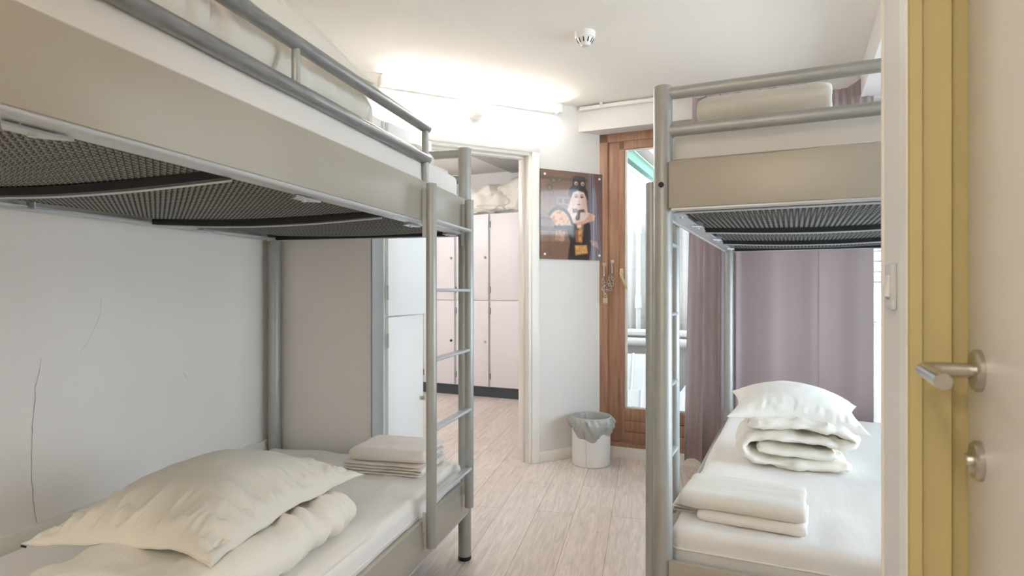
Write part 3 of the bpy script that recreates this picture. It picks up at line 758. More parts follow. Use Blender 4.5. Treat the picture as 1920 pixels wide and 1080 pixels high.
# security chain on the frame
ch = empty('chain_lock', matrix=MR @ Matrix.Translation((GN - 0.02, 0, 0)))
tag(ch, 'silver security chain with a padlock on the brown window frame', 'chain lock')
def wp(y, z, n=0.0): return Vector((n, y, z))
for (y, z) in ((1.248, 1.385), (1.192, 1.405)):
    n0 = 0.0 if y > 1.23 else 0.015
    bm = bmesh.new(); box(bm, n0 - 0.008, n0, y - 0.012, y + 0.012, z - 0.012, z + 0.012, 0.002)
    tube(bm, [(n0 - 0.010, y, z - 0.01), (n0 - 0.014, y, z - 0.03), (n0 - 0.012, y, z - 0.085)], 0.005, 10)
    obj('bracket', bm, M['chrome'], ch)
bm = bmesh.new()
def link(bm, c, dirv, L=0.026, wv=0.009, r=0.0024, roll=0.0):
    dirv = dirv.normalized(); up = Vector((1, 0, 0)); sd = dirv.cross(up).normalized(); sd = sd * math.cos(roll) + up * math.sin(roll)
    pts = []
    for k in range(14):
        a = 2 * PI * k / 14; pts.append(c + dirv * (math.cos(a) * (L / 2)) + sd * (math.sin(a) * wv))
    tube(bm, pts, r, 6, closed=True)
cp = [wp(1.250, 1.30), wp(1.252, 1.26), wp(1.235, 1.215), wp(1.205, 1.20), wp(1.185, 1.235), wp(1.180, 1.275), wp(1.197, 1.31), wp(1.212, 1.27), wp(1.198, 1.23), wp(1.225, 1.25), wp(1.246, 1.235), wp(1.250, 1.20), wp(1.240, 1.165)]
cpp = smooth_path([(p.y, p.z) for p in cp], 8); acc = 0; last = None; k = 0
for a, b in zip(cpp, cpp[1:]):
    acc += math.hypot(b[0] - a[0], b[1] - a[1])
    if acc > 0.0185:
        acc = 0; k += 1
        link(bm, wp(b[0], b[1], -0.012 - 0.006 * (k % 3)), wp(b[0] - a[0], b[1] - a[1]), roll=(k % 2) * 1.2 + 0.2)
obj('chain', bm, M['chrome'], ch)
pd = obj('padlock', bx(-0.03, -0.014, 1.219, 1.253, 1.10, 1.142, 0.003), M['brass'], ch)
obj('shackle', tb([(-0.022, 1.228, 1.14), (-0.022, 1.228, 1.16), (-0.022, 1.232, 1.17), (-0.022, 1.24, 1.17), (-0.022, 1.244, 1.16), (-0.022, 1.244, 1.14)], 0.003, 8), M['chrome'], pd)

# curtain, hung from a ceiling track in front of the beam
bm = bmesh.new(); nu, nz = 420, 40; rows = []
m0, m1 = -0.655, 0.435
NF, zt0, zb0 = 10.0, 2.468, 0.075
for i in range(nu + 1):
    s = i / nu; m = m0 + (m1 - m0) * s; col = []
    deep = 1.0 if s < 0.27 else max(0.0, 1 - (s - 0.27) / 0.06); deep = deep * deep * (3 - 2 * deep)
    droop = 0.006 * (0.5 - 0.5 * math.cos(2 * PI * s * 12))
    if 0.70 < s < 0.96: droop += 0.055 * math.sin(PI * (s - 0.70) / 0.26)
    for j in range(nz + 1):
        f = (j / nz) ** 1.3; z = (zt0 - droop) * (1 - f) + (zb0 + 0.012 * math.sin(s * 40)) * f
        ph = 2 * PI * s * NF + 0.5 + 0.35 * math.sin(f * 2.2)
        a = 0.034 * deep * math.sin(ph)
        b = (1 - deep) * (0.007 * math.sin(2 * PI * s * 4.3 + 1.0 + 0.4 * f) + 0.001 * math.sin(2 * PI * s * 9.7 + 2 + f))
        top = max(0, 1 - f * 5) * 0.008 * math.sin(2 * PI * s * 26)
        n = 4.142 - 0.028 * deep - a - b - top * (1 - deep * .5)
        n = min(n, 4.160)
        mm = m + 0.05 * (1 - f) * max(0, 1 - s * 4) + 0.012 * deep * math.cos(ph)
        col.append(bm.verts.new((n, -mm, z)))
    rows.append(col)
for A, B in zip(rows, rows[1:]):
    for j in range(nz): bm.faces.new((A[j], B[j], B[j + 1], A[j + 1]))
cu = obj('curtain', bm, M['curtain'], matrix=MR)
tag(cu, 'long mauve curtain hanging behind the right bunk', 'curtain')
bm = bmesh.new(); tube(bm, [(4.1325, -0.148, 0.10), (4.1325, -0.148, 1.2), (4.1325, -0.148, 2.3)], 0.0016, 6)
obj('seam', bm, M['curtain'], cu)
tr = empty('curtain_rail', matrix=MR)
tag(tr, 'white curtain rail along the ceiling edge above the terrace door', 'curtain rail')
obj('rail', tb([(4.142, 1.38, 2.495), (4.142, -0.36, 2.495)], 0.014, 16), M['plastic'], tr)
for y in (1.22, 0.75, 0.1, -0.3): obj('bracket', bx(4.125, 4.166, y - 0.012, y + 0.012, 2.492, ZC, 0.002), M['plastic_grey'], tr)

# ------------------------------------------------------------------ bin
BP = (0.548, 4.195)
b = empty('waste_bin', (BP[0], BP[1], 0)); tag(b, 'white round waste bin with a grey plastic liner below the poster', 'waste bin')
r0 = 0.132
obj('bin_body', lathe([(0, 0.003), (r0 - 0.006, 0.0), (r0, 0.006), (r0, 0.315), (r0 + 0.002, 0.318), (r0 - 0.003, 0.32), (r0 - 0.004, 0.03), (0, 0.028)], 64), M['bin'], b)
bm = bmesh.new(); tube(bm, [(r0 * math.cos(-1.95) * 1.002, r0 * math.sin(-1.95) * 1.002, 0.004), (r0 * math.cos(-1.95) * 1.002, r0 * math.sin(-1.95) * 1.002, 0.3)], 0.0016, 6)
obj('bin_seam', bm, M['lockergrey'], b)
bm = bmesh.new(); NB = 140; rows = []
for k in range(NB):
    a = 2 * PI * k / NB; ring = []
    hang = 0.095 + 0.035 * math.sin(a * 1.0 + 3.0) + 0.02 * math.sin(a * 3 + 1) + 0.012 * math.sin(a * 7)
    prof = [(r0 - 0.028, 0.10), (r0 - 0.018, 0.20), (r0 - 0.012, 0.28), (r0 - 0.002, 0.328), (r0 + 0.006, 0.333), (r0 + 0.014, 0.326)]
    for q in range(1, 12):
        f = q / 11; prof.append((r0 + 0.014 + 0.016 * math.sin(PI * min(1, f * 1.15)) - 0.008 * f, 0.326 - hang * f))
    for q, (r, z) in enumerate(prof):
        d = Vector((math.cos(a), math.sin(a), 0)); p = d * r + Vector((0, 0, z))
        wgt = 1.0 if q > 5 else (0.5 if q < 3 else 0.15)
        r_ = fbm(Vector((math.cos(a) * 5, math.sin(a) * 5, z * 14 + 3)), 4) * 0.013 * wgt + 0.004 * wgt * math.sin(a * 23 + z * 60)
        if q > 5: r_ = max(r_, -0.006)
        ring.append(bm.verts.new(p + d * r_))
    rows.append(ring)
for k in range(NB):
    A, B = rows[k], rows[(k + 1) % NB]
    for q in range(len(A) - 1): bm.faces.new((A[q], B[q], B[q + 1], A[q + 1]))
lin = obj('bin_liner', bm, M['bag'], b); lin['label'] = 'translucent grey plastic liner folded over the rim'

# ------------------------------------------------------------------ wall and ceiling fittings
def head(p, frame, rot): p.matrix_world = frame @ rot
sd = empty('smoke_detector', (0.375, 3.11, ZC)); tag(sd, 'white smoke detector on the ceiling', 'smoke detector')
q = obj('detector_base', lathe([(0, 0), (0.053, 0), (0.053, -0.022), (0.048, -0.03), (0, -0.03)], 48), M['plastic'], sd)
bm = lathe([(0, -0.03), (0.043, -0.03), (0.040, -0.04), (0.026, -0.062), (0.022, -0.066), (0, -0.066)], 48)
q = obj('detector_head', bm, M['plastic'], sd)
bm = bmesh.new()
for k in range(10):
    a = 2 * PI * k / 10; c, s = math.cos(a), math.sin(a)
    tube(bm, [(0.0425 * c, 0.0425 * s, -0.035), (0.031 * c, 0.031 * s, -0.055)], 0.0032, 6)
obj('vent_slot', bm, M['beam'], q)
obj('detector_lens', lathe([(0, -0.066), (0.02, -0.066), (0.018, -0.069), (0, -0.069)], 32), M['plastic_grey'], sd)
# round sounder on the doorway wall
al = empty('alarm_sounder', matrix=MD @ Matrix.Translation((-0.4813, 0, 2.381)) @ Matrix.Rotation(PI / 2, 4, 'X'))
tag(al, 'round white alarm sounder on the wall above the doorway', 'alarm')
obj('sounder_base', lathe([(0, 0), (0.063, 0), (0.063, 0.022), (0.055, 0.03), (0.03, 0.032), (0, 0.032)], 48), M['plastic'], al)
obj('sounder_neck', lathe([(0, 0.03), (0.035, 0.03), (0.035, 0.042), (0, 0.042)], 40), M['beam'], al)
obj('sounder_dome', lathe([(0, 0.04), (0.047, 0.04), (0.049, 0.048), (0.044, 0.062), (0.02, 0.068), (0, 0.069)], 48), M['plastic'], al)
# fluorescent lamp high on the doorway wall
fl = empty('wall_lamp', matrix=MD @ Matrix.Translation((-0.49, 0, 2.462)))
tag(fl, 'glowing fluorescent tube lamp along the ceiling edge over the doorway', 'lamp')
obj('lamp_housing', bx(-0.62, 0.62, -0.035, -0.001, -0.02, 0.0575, 0.004), M['plastic'], fl)
obj('lamp_tube', tb([(-0.60, -0.055, 0.0), (0.60, -0.055, 0.0)], 0.013, 20), M['tube'], fl)
for x in (-0.625, 0.625): obj('lamp_socket', bx(x - 0.014, x + 0.014, -0.075, -0.001, -0.026, 0.032, 0.004), M['plastic'], fl)
# crack in the left wall
bm = bmesh.new()
def wall_pt(px, py):
    k = (px - 960) / F
    a = Vector((-0.211 - 0.9666 * (WL - .0008), 2.7034 + 0.2563 * (WL - .0008))); u = (a.x - k * a.y) / (k * 0.9666 - 0.2563)
    Y = a.y + 0.9666 * u; return Vector((u, WL - 0.0008, H - (py - CY) * Y / F))
def crack(pts, w):
    pp = [wall_pt(*p) for p in pts]
    fine = []
    for a, b in zip(pp, pp[1:]):
        for k in range(4): fine.append(a.lerp(b, k / 4) + Vector((random.uniform(-1, 1) * 0.0015, 0, random.uniform(-1, 1) * .001)))
    fine.append(pp[-1]); v = []
    for i, p in enumerate(fine):
        ww = w * (0.5 + 0.9 * random.random()); v.append((bm.verts.new(p + Vector((-ww, 0, 0))), bm.verts.new(p + Vector((ww, 0, 0)))))
    for A, B in zip(v, v[1:]): bm.faces.new((A[0], A[1], B[1], B[0]))
crack([(77, 672), (73, 705), (65, 728), (66, 755), (61, 790), (60, 830), (59, 865), (60, 900), (62, 940), (68, 975), (70, 1000)], 0.0007)
crack([(189, 560), (190, 585), (180, 610), (165, 640), (150, 662)], 0.0004)
crack([(344, 700), (352, 712), (358, 709)], 0.0005)
wl = [o for o in bpy.data.objects if o.name == 'wall_left'][0]
cr = obj('crack', bm, M['crack'], smooth=False, matrix=ML); cr.parent = wl; cr.matrix_parent_inverse = wl.matrix_world.inverted() if False else Matrix(); cr.matrix_basis = Matrix()

# ------------------------------------------------------------------ printed poster behind acrylic
import numpy as np
def poster():
    PW, PH, NX, NY = 0.531, 0.628, 168, 200
    # design coordinates: x 0..100 to the right, y 0..120 downwards
    X, Y = np.meshgrid((np.arange(NX) + .5) / NX * 100, (np.arange(NY) + .5) / NY * 120)
    img = np.zeros((NY, NX, 3)); rng = np.random.RandomState(4)
    def put(mask, col, a=1.0):
        m = np.clip(mask, 0, 1)[..., None] * a; img[:] = img * (1 - m) + np.array(col, float) * m
    def poly(pts, soft=0.7):
        ins = np.zeros(X.shape, bool); d = np.full(X.shape, 1e9); n = len(pts)
        for i in range(n):
            (x0, y0), (x1, y1) = pts[i], pts[(i + 1) % n]
            c = ((y0 > Y) != (y1 > Y)); xi = (x1 - x0) * (Y - y0) / ((y1 - y0) if y1 != y0 else 1e-9) + x0
            ins ^= c & (X < xi)
            dx, dy = x1 - x0, y1 - y0; t = np.clip(((X - x0) * dx + (Y - y0) * dy) / (dx * dx + dy * dy + 1e-9), 0, 1)
            d = np.minimum(d, np.hypot(X - x0 - t * dx, Y - y0 - t * dy))
        return np.clip(0.5 + np.where(ins, d, -d) / (2 * soft), 0, 1)
    def ell(cx, cy, rx, ry, soft=0.08):
        return np.clip((1 - np.hypot((X - cx) / rx, (Y - cy) / ry)) / soft + .5, 0, 1)
    def cloud(sx, sy):
        g = rng.rand(int(120 / sy) + 3, int(100 / sx) + 3); fx, fy = X / sx, Y / sy; ix, iy = fx.astype(int), fy.astype(int); u, v = fx - ix, fy - iy
        u = u * u * (3 - 2 * u); v = v * v * (3 - 2 * v)
        return g[iy, ix] * (1 - u) * (1 - v) + g[iy, ix + 1] * u * (1 - v) + g[iy + 1, ix] * (1 - u) * v + g[iy + 1, ix + 1] * u * v
    img[:] = (128, 98, 80)
    put(cloud(14, 18), (150, 118, 92), .55); put(cloud(30, 8), (98, 74, 62), .5)
    put((Y < 14) * 1.0, (104, 82, 68), .5); put(((Y > 9) & (Y < 13)) * 1.0, (82, 66, 56), .6)
    put(((Y > 64) & (Y < 68)) * 1.0, (78, 58, 50), .6); put(((Y > 76) & (Y < 82)) * 1.0, (72, 52, 46), .7); put((Y > 96) * 1.0, (108, 74, 60), .6)
    for cx, cy, r in ((20, 14, 5), (29, 13, 3.4), (14, 24, 5), (17, 31, 3.4)):
        a = np.arctan2(Y - cy, X - cx); rr = np.hypot(X - cx, Y - cy)
        put(np.clip((r * (1 + .1 * np.sign(np.sin(a * 10))) - rr) / .8 + .5, 0, 1), (92, 80, 66), .8); put(ell(cx, cy, r * .4, r * .4), (140, 116, 92), .8)
    put(((np.abs(X - 14) < 1) & (Y > 32)) * 1.0, (96, 76, 60), .7)
    put(poly([(25, 36), (44, 36), (44, 46), (25, 46)]), (160, 140, 120)); put(poly([(27, 37.5), (33.5, 37.5), (33.5, 44), (27, 44)]), (104, 88, 78)); put(poly([(37, 37.5), (43.5, 37.5), (43.5, 44), (37, 44)]), (104, 88, 78))
    # drape on the right
    dr = poly([(75, 0), (100, 0), (100, 120), (76, 120), (75, 60)])
    put(dr, (110, 104, 116)); fold_ = .5 + .5 * np.sin(X * 1.35 + Y * -.035 + 1.0 * np.sin(Y * .04))
    put(dr * fold_, (70, 62, 76), .8); put(dr * (.5 + .5 * np.sin(X * 2.1 - Y * .05)) ** 4, (164, 164, 178), .75)
    put(poly([(84, 0), (100, 0), (100, 120), (97, 120), (92, 60)]), (112, 66, 54), .75); put(poly([(92, 0), (100, 0), (100, 60), (97, 56)]), (92, 84, 84), .7)
    # dress and jacket
    put(poly([(44, 64), (60, 68), (74, 62), (78, 70), (80, 96), (77, 120), (42, 120), (46, 96), (40, 76)]), (34, 28, 30))
    put(poly([(54, 72), (68, 72), (66, 96), (55, 96)]), (140, 92, 52)); put(poly([(53, 100), (73, 99), (75, 111), (54, 114)]), (178, 118, 58))
    put(poly([(58, 72), (66, 72), (64, 98), (59, 98)]) * cloud(2.5, 2.5), (236, 188, 108), .95); put(poly([(55, 101), (72, 100), (73, 110), (56, 112)]) * cloud(2.2, 2.2), (244, 200, 120), .9)
    put(poly([(54, 72), (59, 72), (59, 96), (55, 96)]), (132, 62, 50), .7)
    put(poly([(78, 92), (90, 94), (92, 104), (80, 98)]) * (.4 + .6 * cloud(3, 3)), (206, 160, 150), .9)
    # shoulders, collar
    put(poly([(38, 56), (48, 52), (68, 52), (80, 56), (86, 58), (84, 65), (74, 68), (62, 73), (52, 70), (42, 66)]), (236, 208, 194))
    put(poly([(76, 56), (87, 58), (85, 65), (73, 69), (60, 74), (50, 70), (58, 69), (70, 65)]) * (.5 + .5 * cloud(2.4, 2.4)), (204, 142, 104), .9)
    # hair
    put(poly([(50, 26), (56, 23), (66, 23), (71, 30), (74, 54), (70, 59), (60, 60), (46, 58), (40, 56), (44, 46), (48, 34)]), (232, 208, 194))
    st = .5 + .5 * np.sin(X * 3.1 + .25 * Y); put(poly([(40, 56), (44, 46), (48, 32), (53, 32), (52, 58), (46, 58)]) * st, (196, 164, 148), .8); put(poly([(66, 30), (72, 34), (74, 54), (68, 58)]) * st, (204, 172, 156), .8)
    # face
    put(ell(59.5, 37.5, 8.2, 11.8), (242, 216, 204)); put(poly([(55, 46), (65, 46), (64, 56), (56, 56)]), (232, 198, 184))
    put(ell(53.5, 40, 2.6, 6, .6), (226, 178, 166), .55); put(ell(66, 41, 2.4, 6, .6), (222, 174, 162), .5)
    for cx in (55.6, 64.6):
        put(ell(cx, 33.2, 3.6, 2.4, .6), (176, 112, 108), .75); put(ell(cx, 33.9, 2.0, .95, .3), (70, 44, 46), .9); put(ell(cx, 34, .8, .7), (24, 22, 26))
        put(ell(cx, 30.3, 3.4, .55, .5), (120, 84, 70), .8)
    put(poly([(59.7, 33), (60.9, 33), (61.6, 39.4), (58.6, 39.6)]), (226, 188, 176), .7); put(ell(60, 40, 2, .7, .5), (192, 140, 130), .7)
    put(ell(59.8, 44, 2.9, 1.25, .3), (190, 98, 96), .95); put(ell(59.8, 43.9, 2.5, .25, .4), (120, 54, 56), .9)
    # neck bow
    put(poly([(50, 50), (58, 52), (68, 50), (70, 54), (60, 55), (50, 56)]), (84, 54, 50)); put(poly([(58, 54), (62, 54), (61, 65), (56, 66), (54, 63)]), (74, 50, 48)); put(ell(55, 52, 3, 2.4), (132, 88, 78), .8)
    # hat with goggles
    put(poly([(45, 23), (50, 19), (60, 17), (70, 20), (74, 25), (75, 37), (72, 34), (68, 27), (58, 25), (51, 28), (47, 36), (43, 32)]), (40, 36, 40)); put(poly([(50, 8), (60, 6), (71, 9), (71, 22), (60, 19), (49, 21)]), (48, 44, 48)); put(ell(60.5, 7.5, 10.5, 2.2), (62, 58, 60))
    for cx in (55.5, 66):
        put(ell(cx, 15.5, 4.4, 4.0), (28, 24, 26)); put(ell(cx, 15.5, 3.2, 2.9), (186, 160, 138)); put(ell(cx + .6, 16, 1.6, 1.5), (104, 82, 74)); put(ell(cx - 1, 14.6, .9, .8), (220, 198, 178))
    # fan
    fan_c = (29, 79); a = np.degrees(np.arctan2((fan_c[1] - Y) / 31, (fan_c[0] - X) / 23)); rr = np.hypot((X - fan_c[0]) / 23, (Y - fan_c[1]) / 31) * 39
    inside = np.clip((rr - 8) / 1, 0, 1) * np.clip((39 - rr) / 1, 0, 1) * ((a > 38) & (a < 166))
    put(inside * (rr < 33), (198, 142, 104)); put(inside * (rr < 33) * (.5 + .5 * np.sin(np.radians(a) * 52)), (236, 190, 148), .85); put(inside * (rr < 33) * (cloud(3, 3) > .6), (150, 92, 62), .6)
    put(inside * (rr >= 32), (44, 34, 32), .9)
    put(poly([(20, 74), (52, 72), (60, 74), (60, 79), (20, 79)]), (44, 36, 36), .85); put(poly([(20, 73), (50, 72), (50, 73.4), (20, 74.6)]) * cloud(2, 2), (240, 220, 200), .9)
    put(poly([(24, 80), (38, 82), (37, 96), (22, 94)]) * cloud(3, 3), (214, 160, 130), .9); put(poly([(56, 73), (63, 71), (64, 75), (58, 77)]), (238, 216, 204))
    # print grain and an even faded wash
    img[:] = img + (rng.rand(NY, NX, 1) - .5) * 10
    img[:] = np.clip(img * .86 + np.array((30, 27, 26)), 0, 255)
    c = img / 255.0; lin = np.where(c <= .04045, c / 12.92, ((c + .055) / 1.055) ** 2.4)
    bm = bmesh.new(); lay = bm.loops.layers.float_color.new('print')
    V = [[bm.verts.new((PW * i / NX, 0, -PH * j / NY)) for i in range(NX + 1)] for j in range(NY + 1)]
    pad = np.pad(lin, ((1, 1), (1, 1), (0, 0)), mode='edge'); vc = (pad[:-1, :-1] + pad[1:, :-1] + pad[:-1, 1:] + pad[1:, 1:]) / 4
    for j in range(NY):
        for i in range(NX):
            f = bm.faces.new((V[j][i], V[j + 1][i], V[j + 1][i + 1], V[j][i + 1]))
            for lp, (jj, ii) in zip(f.loops, ((j, i), (j + 1, i), (j + 1, i + 1), (j, i + 1))): lp[lay] = (*vc[jj, ii], 1)
    m = bpy.data.materials.new('glossy_print'); m.use_nodes = True; nt = m.node_tree; b = nt.nodes['Principled BSDF']
    at = nt.nodes.new('ShaderNodeAttribute'); at.attribute_name = 'print'; nt.links.new(at.outputs['Color'], b.inputs['Base Color'])
    b.inputs['Roughness'].default_value = 0.12; b.inputs['Coat Weight'].default_value = 0.4; b.inputs['Coat Roughness'].default_value = 0.03
    t = empty('poster', matrix=MD @ Matrix.Translation((0.0043, -0.012, 2.0435)))
    tag(t, 'glossy poster of a woman in a black hat holding a fan', 'poster')
    obj('print', bm, m, t, smooth=False, recalc=False).location = (0, -0.0045, 0)
    obj('backing', bx(0, PW, -0.004, 0.0, -PH, 0), M['beam'], t, smooth=False)
    for x in (0.035, PW - 0.035):
        for z in (-0.035, -PH + 0.035):
            q = obj('pin', lathe([(0, -0.012), (0.006, -0.012), (0.0085, 0.0045), (0.0085, 0.008), (0.006, 0.010), (0, 0.0105)], 20), M['plastic'], t); q.location = (x, 0, z); q.rotation_euler = (PI / 2, 0, 0)
poster()

# ------------------------------------------------------------------ terrace outside (right-hand grid)
lx((4.45, 12.0, -6.0, 5.0, -0.25, -0.12), 'ground_terrace', MR, M['outgrey'], 'grey terrace roof outside')
# corrugated wall at the back of the terrace
bm = bmesh.new(); n_ = 260; prev = None
for i in range(n_ + 1):
    y = -4.0 + 6.5 * i / n_; x = 7.6 + 0.02 * math.sin(2 * PI * y / 0.11)
    c = (bm.verts.new((x, y, -0.12)), bm.verts.new((x, y, 2.16)))
    if prev: bm.faces.new((prev[0], c[0], c[1], prev[1]))
    prev = c
wv = obj('wall_terrace', bm, M['outwall'], matrix=MR); struct(wv, 'white corrugated screen wall across the terrace'); wv.modifiers.new('s', 'SOLIDIFY').thickness = 0.01
# downpipe
def at(px, py, n):
    k = (px - 960) / F; Y = n / (0.4199 * k + 0.9076); X = k * Y
    return X * 0.9076 - 0.4199 * Y, H - (py - CY) * Y / F
m_, z_ = at(1197, 560, 7.5)
dp = empty('downpipe', matrix=MR @ Matrix.Translation((7.5, -m_, 0))); tag(dp, 'thin white downpipe on the corrugated wall outside the glazed door', 'downpipe')
obj('pipe', tb([(0, 0, -0.1), (0, 0, 2.1)], 0.03, 16), M['outtrim'], dp)
for z in (z_ - 0.02, z_ - 1.0, z_ + .9): obj('pipe_joint', tb([(0, 0, z - 0.1), (0, 0, z + 0.06)], 0.042, 16), M['outtrim'], dp)
# low white parapet with zinc cap
m_, z_ = at(1200, 620, 6.9)
pa = empty('parapet', matrix=MR); tag(pa, 'low white parapet with a metal cap across the terrace', 'parapet')
obj('cap', bx(6.8, 7.2, -0.2, 2.2, z_ - 0.05, z_, 0.01), M['outtrim'], pa); obj('parapet_wall', bx(6.88, 7.15, -0.2, 2.2, -0.12, z_ - 0.05), M['outgrey'], pa, smooth=False)
obj('gutter', tb([(6.77, -0.2, z_ - 0.12), (6.77, 2.2, z_ - 0.12)], 0.05, 14), M['outgrey'], pa)
# skylights
def skylight(m, n, w, d, zl, zh, rz, label):
    t = empty('skylight', matrix=MR @ Matrix.Translation((n, -m, -0.12)) @ Matrix.Rotation(rz, 4, 'Z')); tag(t, label, 'skylight', 'skylights on the terrace')
    bm = bmesh.new(); v = [bm.verts.new(p) for p in ((-d / 2, -w / 2, 0), (d / 2, -w / 2, 0), (d / 2, w / 2, 0), (-d / 2, w / 2, 0), (-d / 2, -w / 2, zl), (d / 2, -w / 2, zh), (d / 2, w / 2, zh), (-d / 2, w / 2, zl))]
    for f in ((0, 1, 2, 3), (4, 5, 6, 7), (0, 1, 5, 4), (1, 2, 6, 5), (2, 3, 7, 6), (3, 0, 4, 7)): bm.faces.new([v[i] for i in f])
    obj('curb', bm, M['outtrim'], t, smooth=False)
    s = (zh - zl) / d
    def zz(x): return zl + (x + d / 2) * s
    bm = bmesh.new(); g = 0.05
    q = [bm.verts.new((x, y, zz(x) + 0.012 + o)) for o in (0, 0.012) for x, y in ((-d / 2 + g, -w / 2 + g), (d / 2 - g, -w / 2 + g), (d / 2 - g, w / 2 - g), (-d / 2 + g, w / 2 - g))]
    for f in ((0, 1, 2, 3), (4, 5, 6, 7), (0, 1, 5, 4), (1, 2, 6, 5), (2, 3, 7, 6), (3, 0, 4, 7)): bm.faces.new([q[i] for i in f])
    o = obj('skylight_pane', bm, M['outgrey'], t, smooth=False); o['label'] = 'grey glazed top'
    bm = bmesh.new()
    for k in range(1, 4):
        y = -w / 2 + w * k / 4
        tube(bm, [(-d / 2 + g, y, zz(-d / 2 + g) + 0.03), (d / 2 - g, y, zz(d / 2 - g) + 0.03)], 0.012, 8)
    obj('glazing_bar', bm, M['outtrim'], t)
skylight(-1.50, 6.2, 0.9, 0.8, 0.25, 0.62, 0.2, 'tilted white skylight farthest left outside the glazed door')
skylight(-1.25, 5.5, 0.9, 0.6, 0.12, 0.36, 0.2, 'low white skylight nearest the glazed door')
skylight(-0.55, 6.0, 0.8, 0.9, 0.2, 0.62, -0.25, 'tilted skylight seen between the bunk post and the curtain')
# neighbouring roof overhang with a green edge beam
ro = empty('roof_overhang', matrix=MR); tag(ro, 'boarded roof overhang with a green edge beam outside the glazed door', 'roof')
bm = bmesh.new(); box(bm, 4.7, 9.0, 1.40, 1.47, 2.44, 2.56, 0.004); obj('edge_beam', bm, M['green'], ro)
bm = bmesh.new()
for k in range(10):
    y = 1.40 - 0.14 * k; z = 2.56 + 0.055 * k
    box(bm, 4.7, 9.0, y - 0.135, y, z, z + 0.02, 0.003)
obj('boarding', bm, M['roofpink'], ro)
bm = bmesh.new(); v = [(5.75, 2.43), (6.75, 2.43), (6.6, 2.30), (5.9, 2.12), (5.3, 2.2), (5.2, 2.43)]
a = [bm.verts.new((x, 1.50, z)) for x, z in v]; b_ = [bm.verts.new((x, 1.56, z)) for x, z in v]
bm.faces.new(a); bm.faces.new(b_[::-1])
for i in range(len(v)): bm.faces.new((a[i], a[(i + 1) % len(v)], b_[(i + 1) % len(v)], b_[i]))
obj('gable_panel', bm, M['outgrey'], ro, smooth=False)
# insulated duct at the right
m_, zt_ = at(1637, 560, 6.2); _, zb_ = at(1637, 740, 6.2)
du = empty('duct', matrix=MR @ Matrix.Translation((6.2, -m_, 0))); tag(du, 'fat white insulated duct outside to the right of the curtain', 'duct')
rd = 0.082
obj('duct_pipe', tb([(0, 0, zb_), (0, 0, zt_ - 0.12), (0.02, 0, zt_ - 0.04), (0.09, 0, zt_ + 0.02), (0.2, 0, zt_ + 0.03), (0.56, 0, zt_ + 0.03)], rd, 24), M['outbright'], du)
for z in (zb_ + 0.05, zb_ + 0.28, zb_ + 0.62, zt_ - 0.2): obj('band', tb([(0, 0, z), (0, 0, z + 0.022)], rd + 0.008, 24), M['outgrey'], du)
obj('duct_base', tb([(0, 0, -0.12), (0, 0, zb_ + 0.02)], 0.12, 24), M['outwall'], du)
bm = bmesh.new()
m1_, _ = at(1700, 600, 6.8)
for k in range(30): box(bm, 6.8, 6.88, -m1_ - 0.6, -m1_ + 0.75, -0.12 + 0.1 * k, -0.03 + 0.1 * k, 0.006)
struct(obj('wall_terrace_side', bm, M['outbright'], matrix=MR, smooth=False), 'whitewashed coursed wall behind the duct')

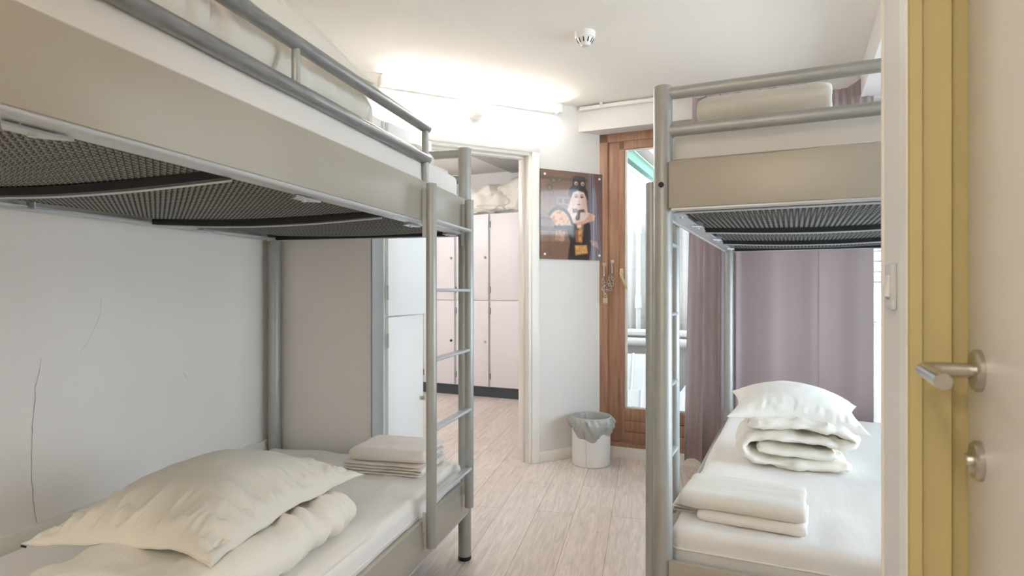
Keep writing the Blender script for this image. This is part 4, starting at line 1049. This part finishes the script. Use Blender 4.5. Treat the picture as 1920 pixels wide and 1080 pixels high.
# ------------------------------------------------------------------ lamps, sky, camera
def ceiling_lamp(name, loc, r, m, label):
    t = empty(name, loc); tag(t, label, 'ceiling lamp')
    obj('lamp_base', lathe([(0, 0), (r + 0.01, 0), (r + 0.01, -0.025), (0, -0.025)], 40), M['plastic'], t)
    obj('lamp_diffuser', lathe([(r, -0.025), (r * .95, -0.05), (r * .7, -0.075), (r * .35, -0.09), (0, -0.094)], 40), M[m], t)
ceiling_lamp('ceiling_lamp', (-0.75, -0.55, ZC), 0.17, 'dome', 'round warm ceiling lamp behind the viewer')
t = empty('fill_globe_lamp', (-1.35, 5.6, ZC2)); tag(t, 'unseen globe lamp added to light the locker room', 'lamp')  # unseen lamp, hung low so the globe brightens the ceiling too
obj('lamp_stem', tb([(0, 0, 0), (0, 0, -0.24)], 0.008, 12), M['plastic'], t)
obj('lamp_globe', lathe([(0.13 * math.sin(PI * k / 16), -0.36 + 0.13 * math.cos(PI * k / 16)) if 0 < k < 16 else (0, -0.36 + 0.13 * math.cos(PI * k / 16)) for k in range(17)], 32), M['fill_globe'], t)

t = empty('wall_lamp', (-1.15, -1.3, 1.45)); tag(t, 'unseen fill lamp added on the rear wall behind the viewer', 'lamp')  # added for flat frontal fill under the left bunk, no fitting known here
for nm, pr, mm in (('lamp_base', [(0, 0), (0.15, 0), (0.15, 0.025), (0, 0.025)], 'plastic'), ('lamp_diffuser', [(0.14, 0.025), (0.13, 0.05), (0.1, 0.075), (0.05, 0.09), (0, 0.094)], 'fill_wall')):
    obj(nm, lathe(pr, 40), M[mm], t).rotation_euler = (-PI / 2, 0, 0)

w = bpy.data.worlds.new('sky'); bpy.context.scene.world = w; w.use_nodes = True
nt = w.node_tree; bg = nt.nodes['Background']
tc = nt.nodes.new('ShaderNodeTexCoord'); sp = nt.nodes.new('ShaderNodeSeparateXYZ'); rp = nt.nodes.new('ShaderNodeValToRGB')
nt.links.new(tc.outputs['Generated'], sp.inputs['Vector']); nt.links.new(sp.outputs['Z'], rp.inputs['Fac']); nt.links.new(rp.outputs['Color'], bg.inputs['Color'])
rp.color_ramp.elements[0].color = (0.82, 0.91, 1.0, 1); rp.color_ramp.elements[1].color = (0.66, 0.82, 1.0, 1); rp.color_ramp.elements[1].position = 0.9
bg.inputs['Strength'].default_value = 2.3

cam = bpy.data.cameras.new('camera'); co = bpy.data.objects.new('camera', cam); C.objects.link(co)
co.location = (0, 0, H); co.rotation_euler = (PI / 2, 0, 0)
cam.sensor_width = 36; cam.lens = 36 * F / 1920; cam.shift_y = (CY - 540) / 1920; cam.clip_start = 0.02
cam.dof.use_dof = True; cam.dof.focus_distance = 2.7; cam.dof.aperture_fstop = 6.3
sc = bpy.context.scene; sc.camera = co
sc.view_settings.view_transform = 'Standard'; sc.view_settings.look = 'None'; sc.view_settings.gamma = 1.0; sc.view_settings.use_curve_mapping = False
sc.view_settings.exposure = 1.72
sc.cycles.use_denoising = True
sc.cycles.max_bounces = 16; sc.cycles.diffuse_bounces = 8; sc.cycles.transparent_max_bounces = 16
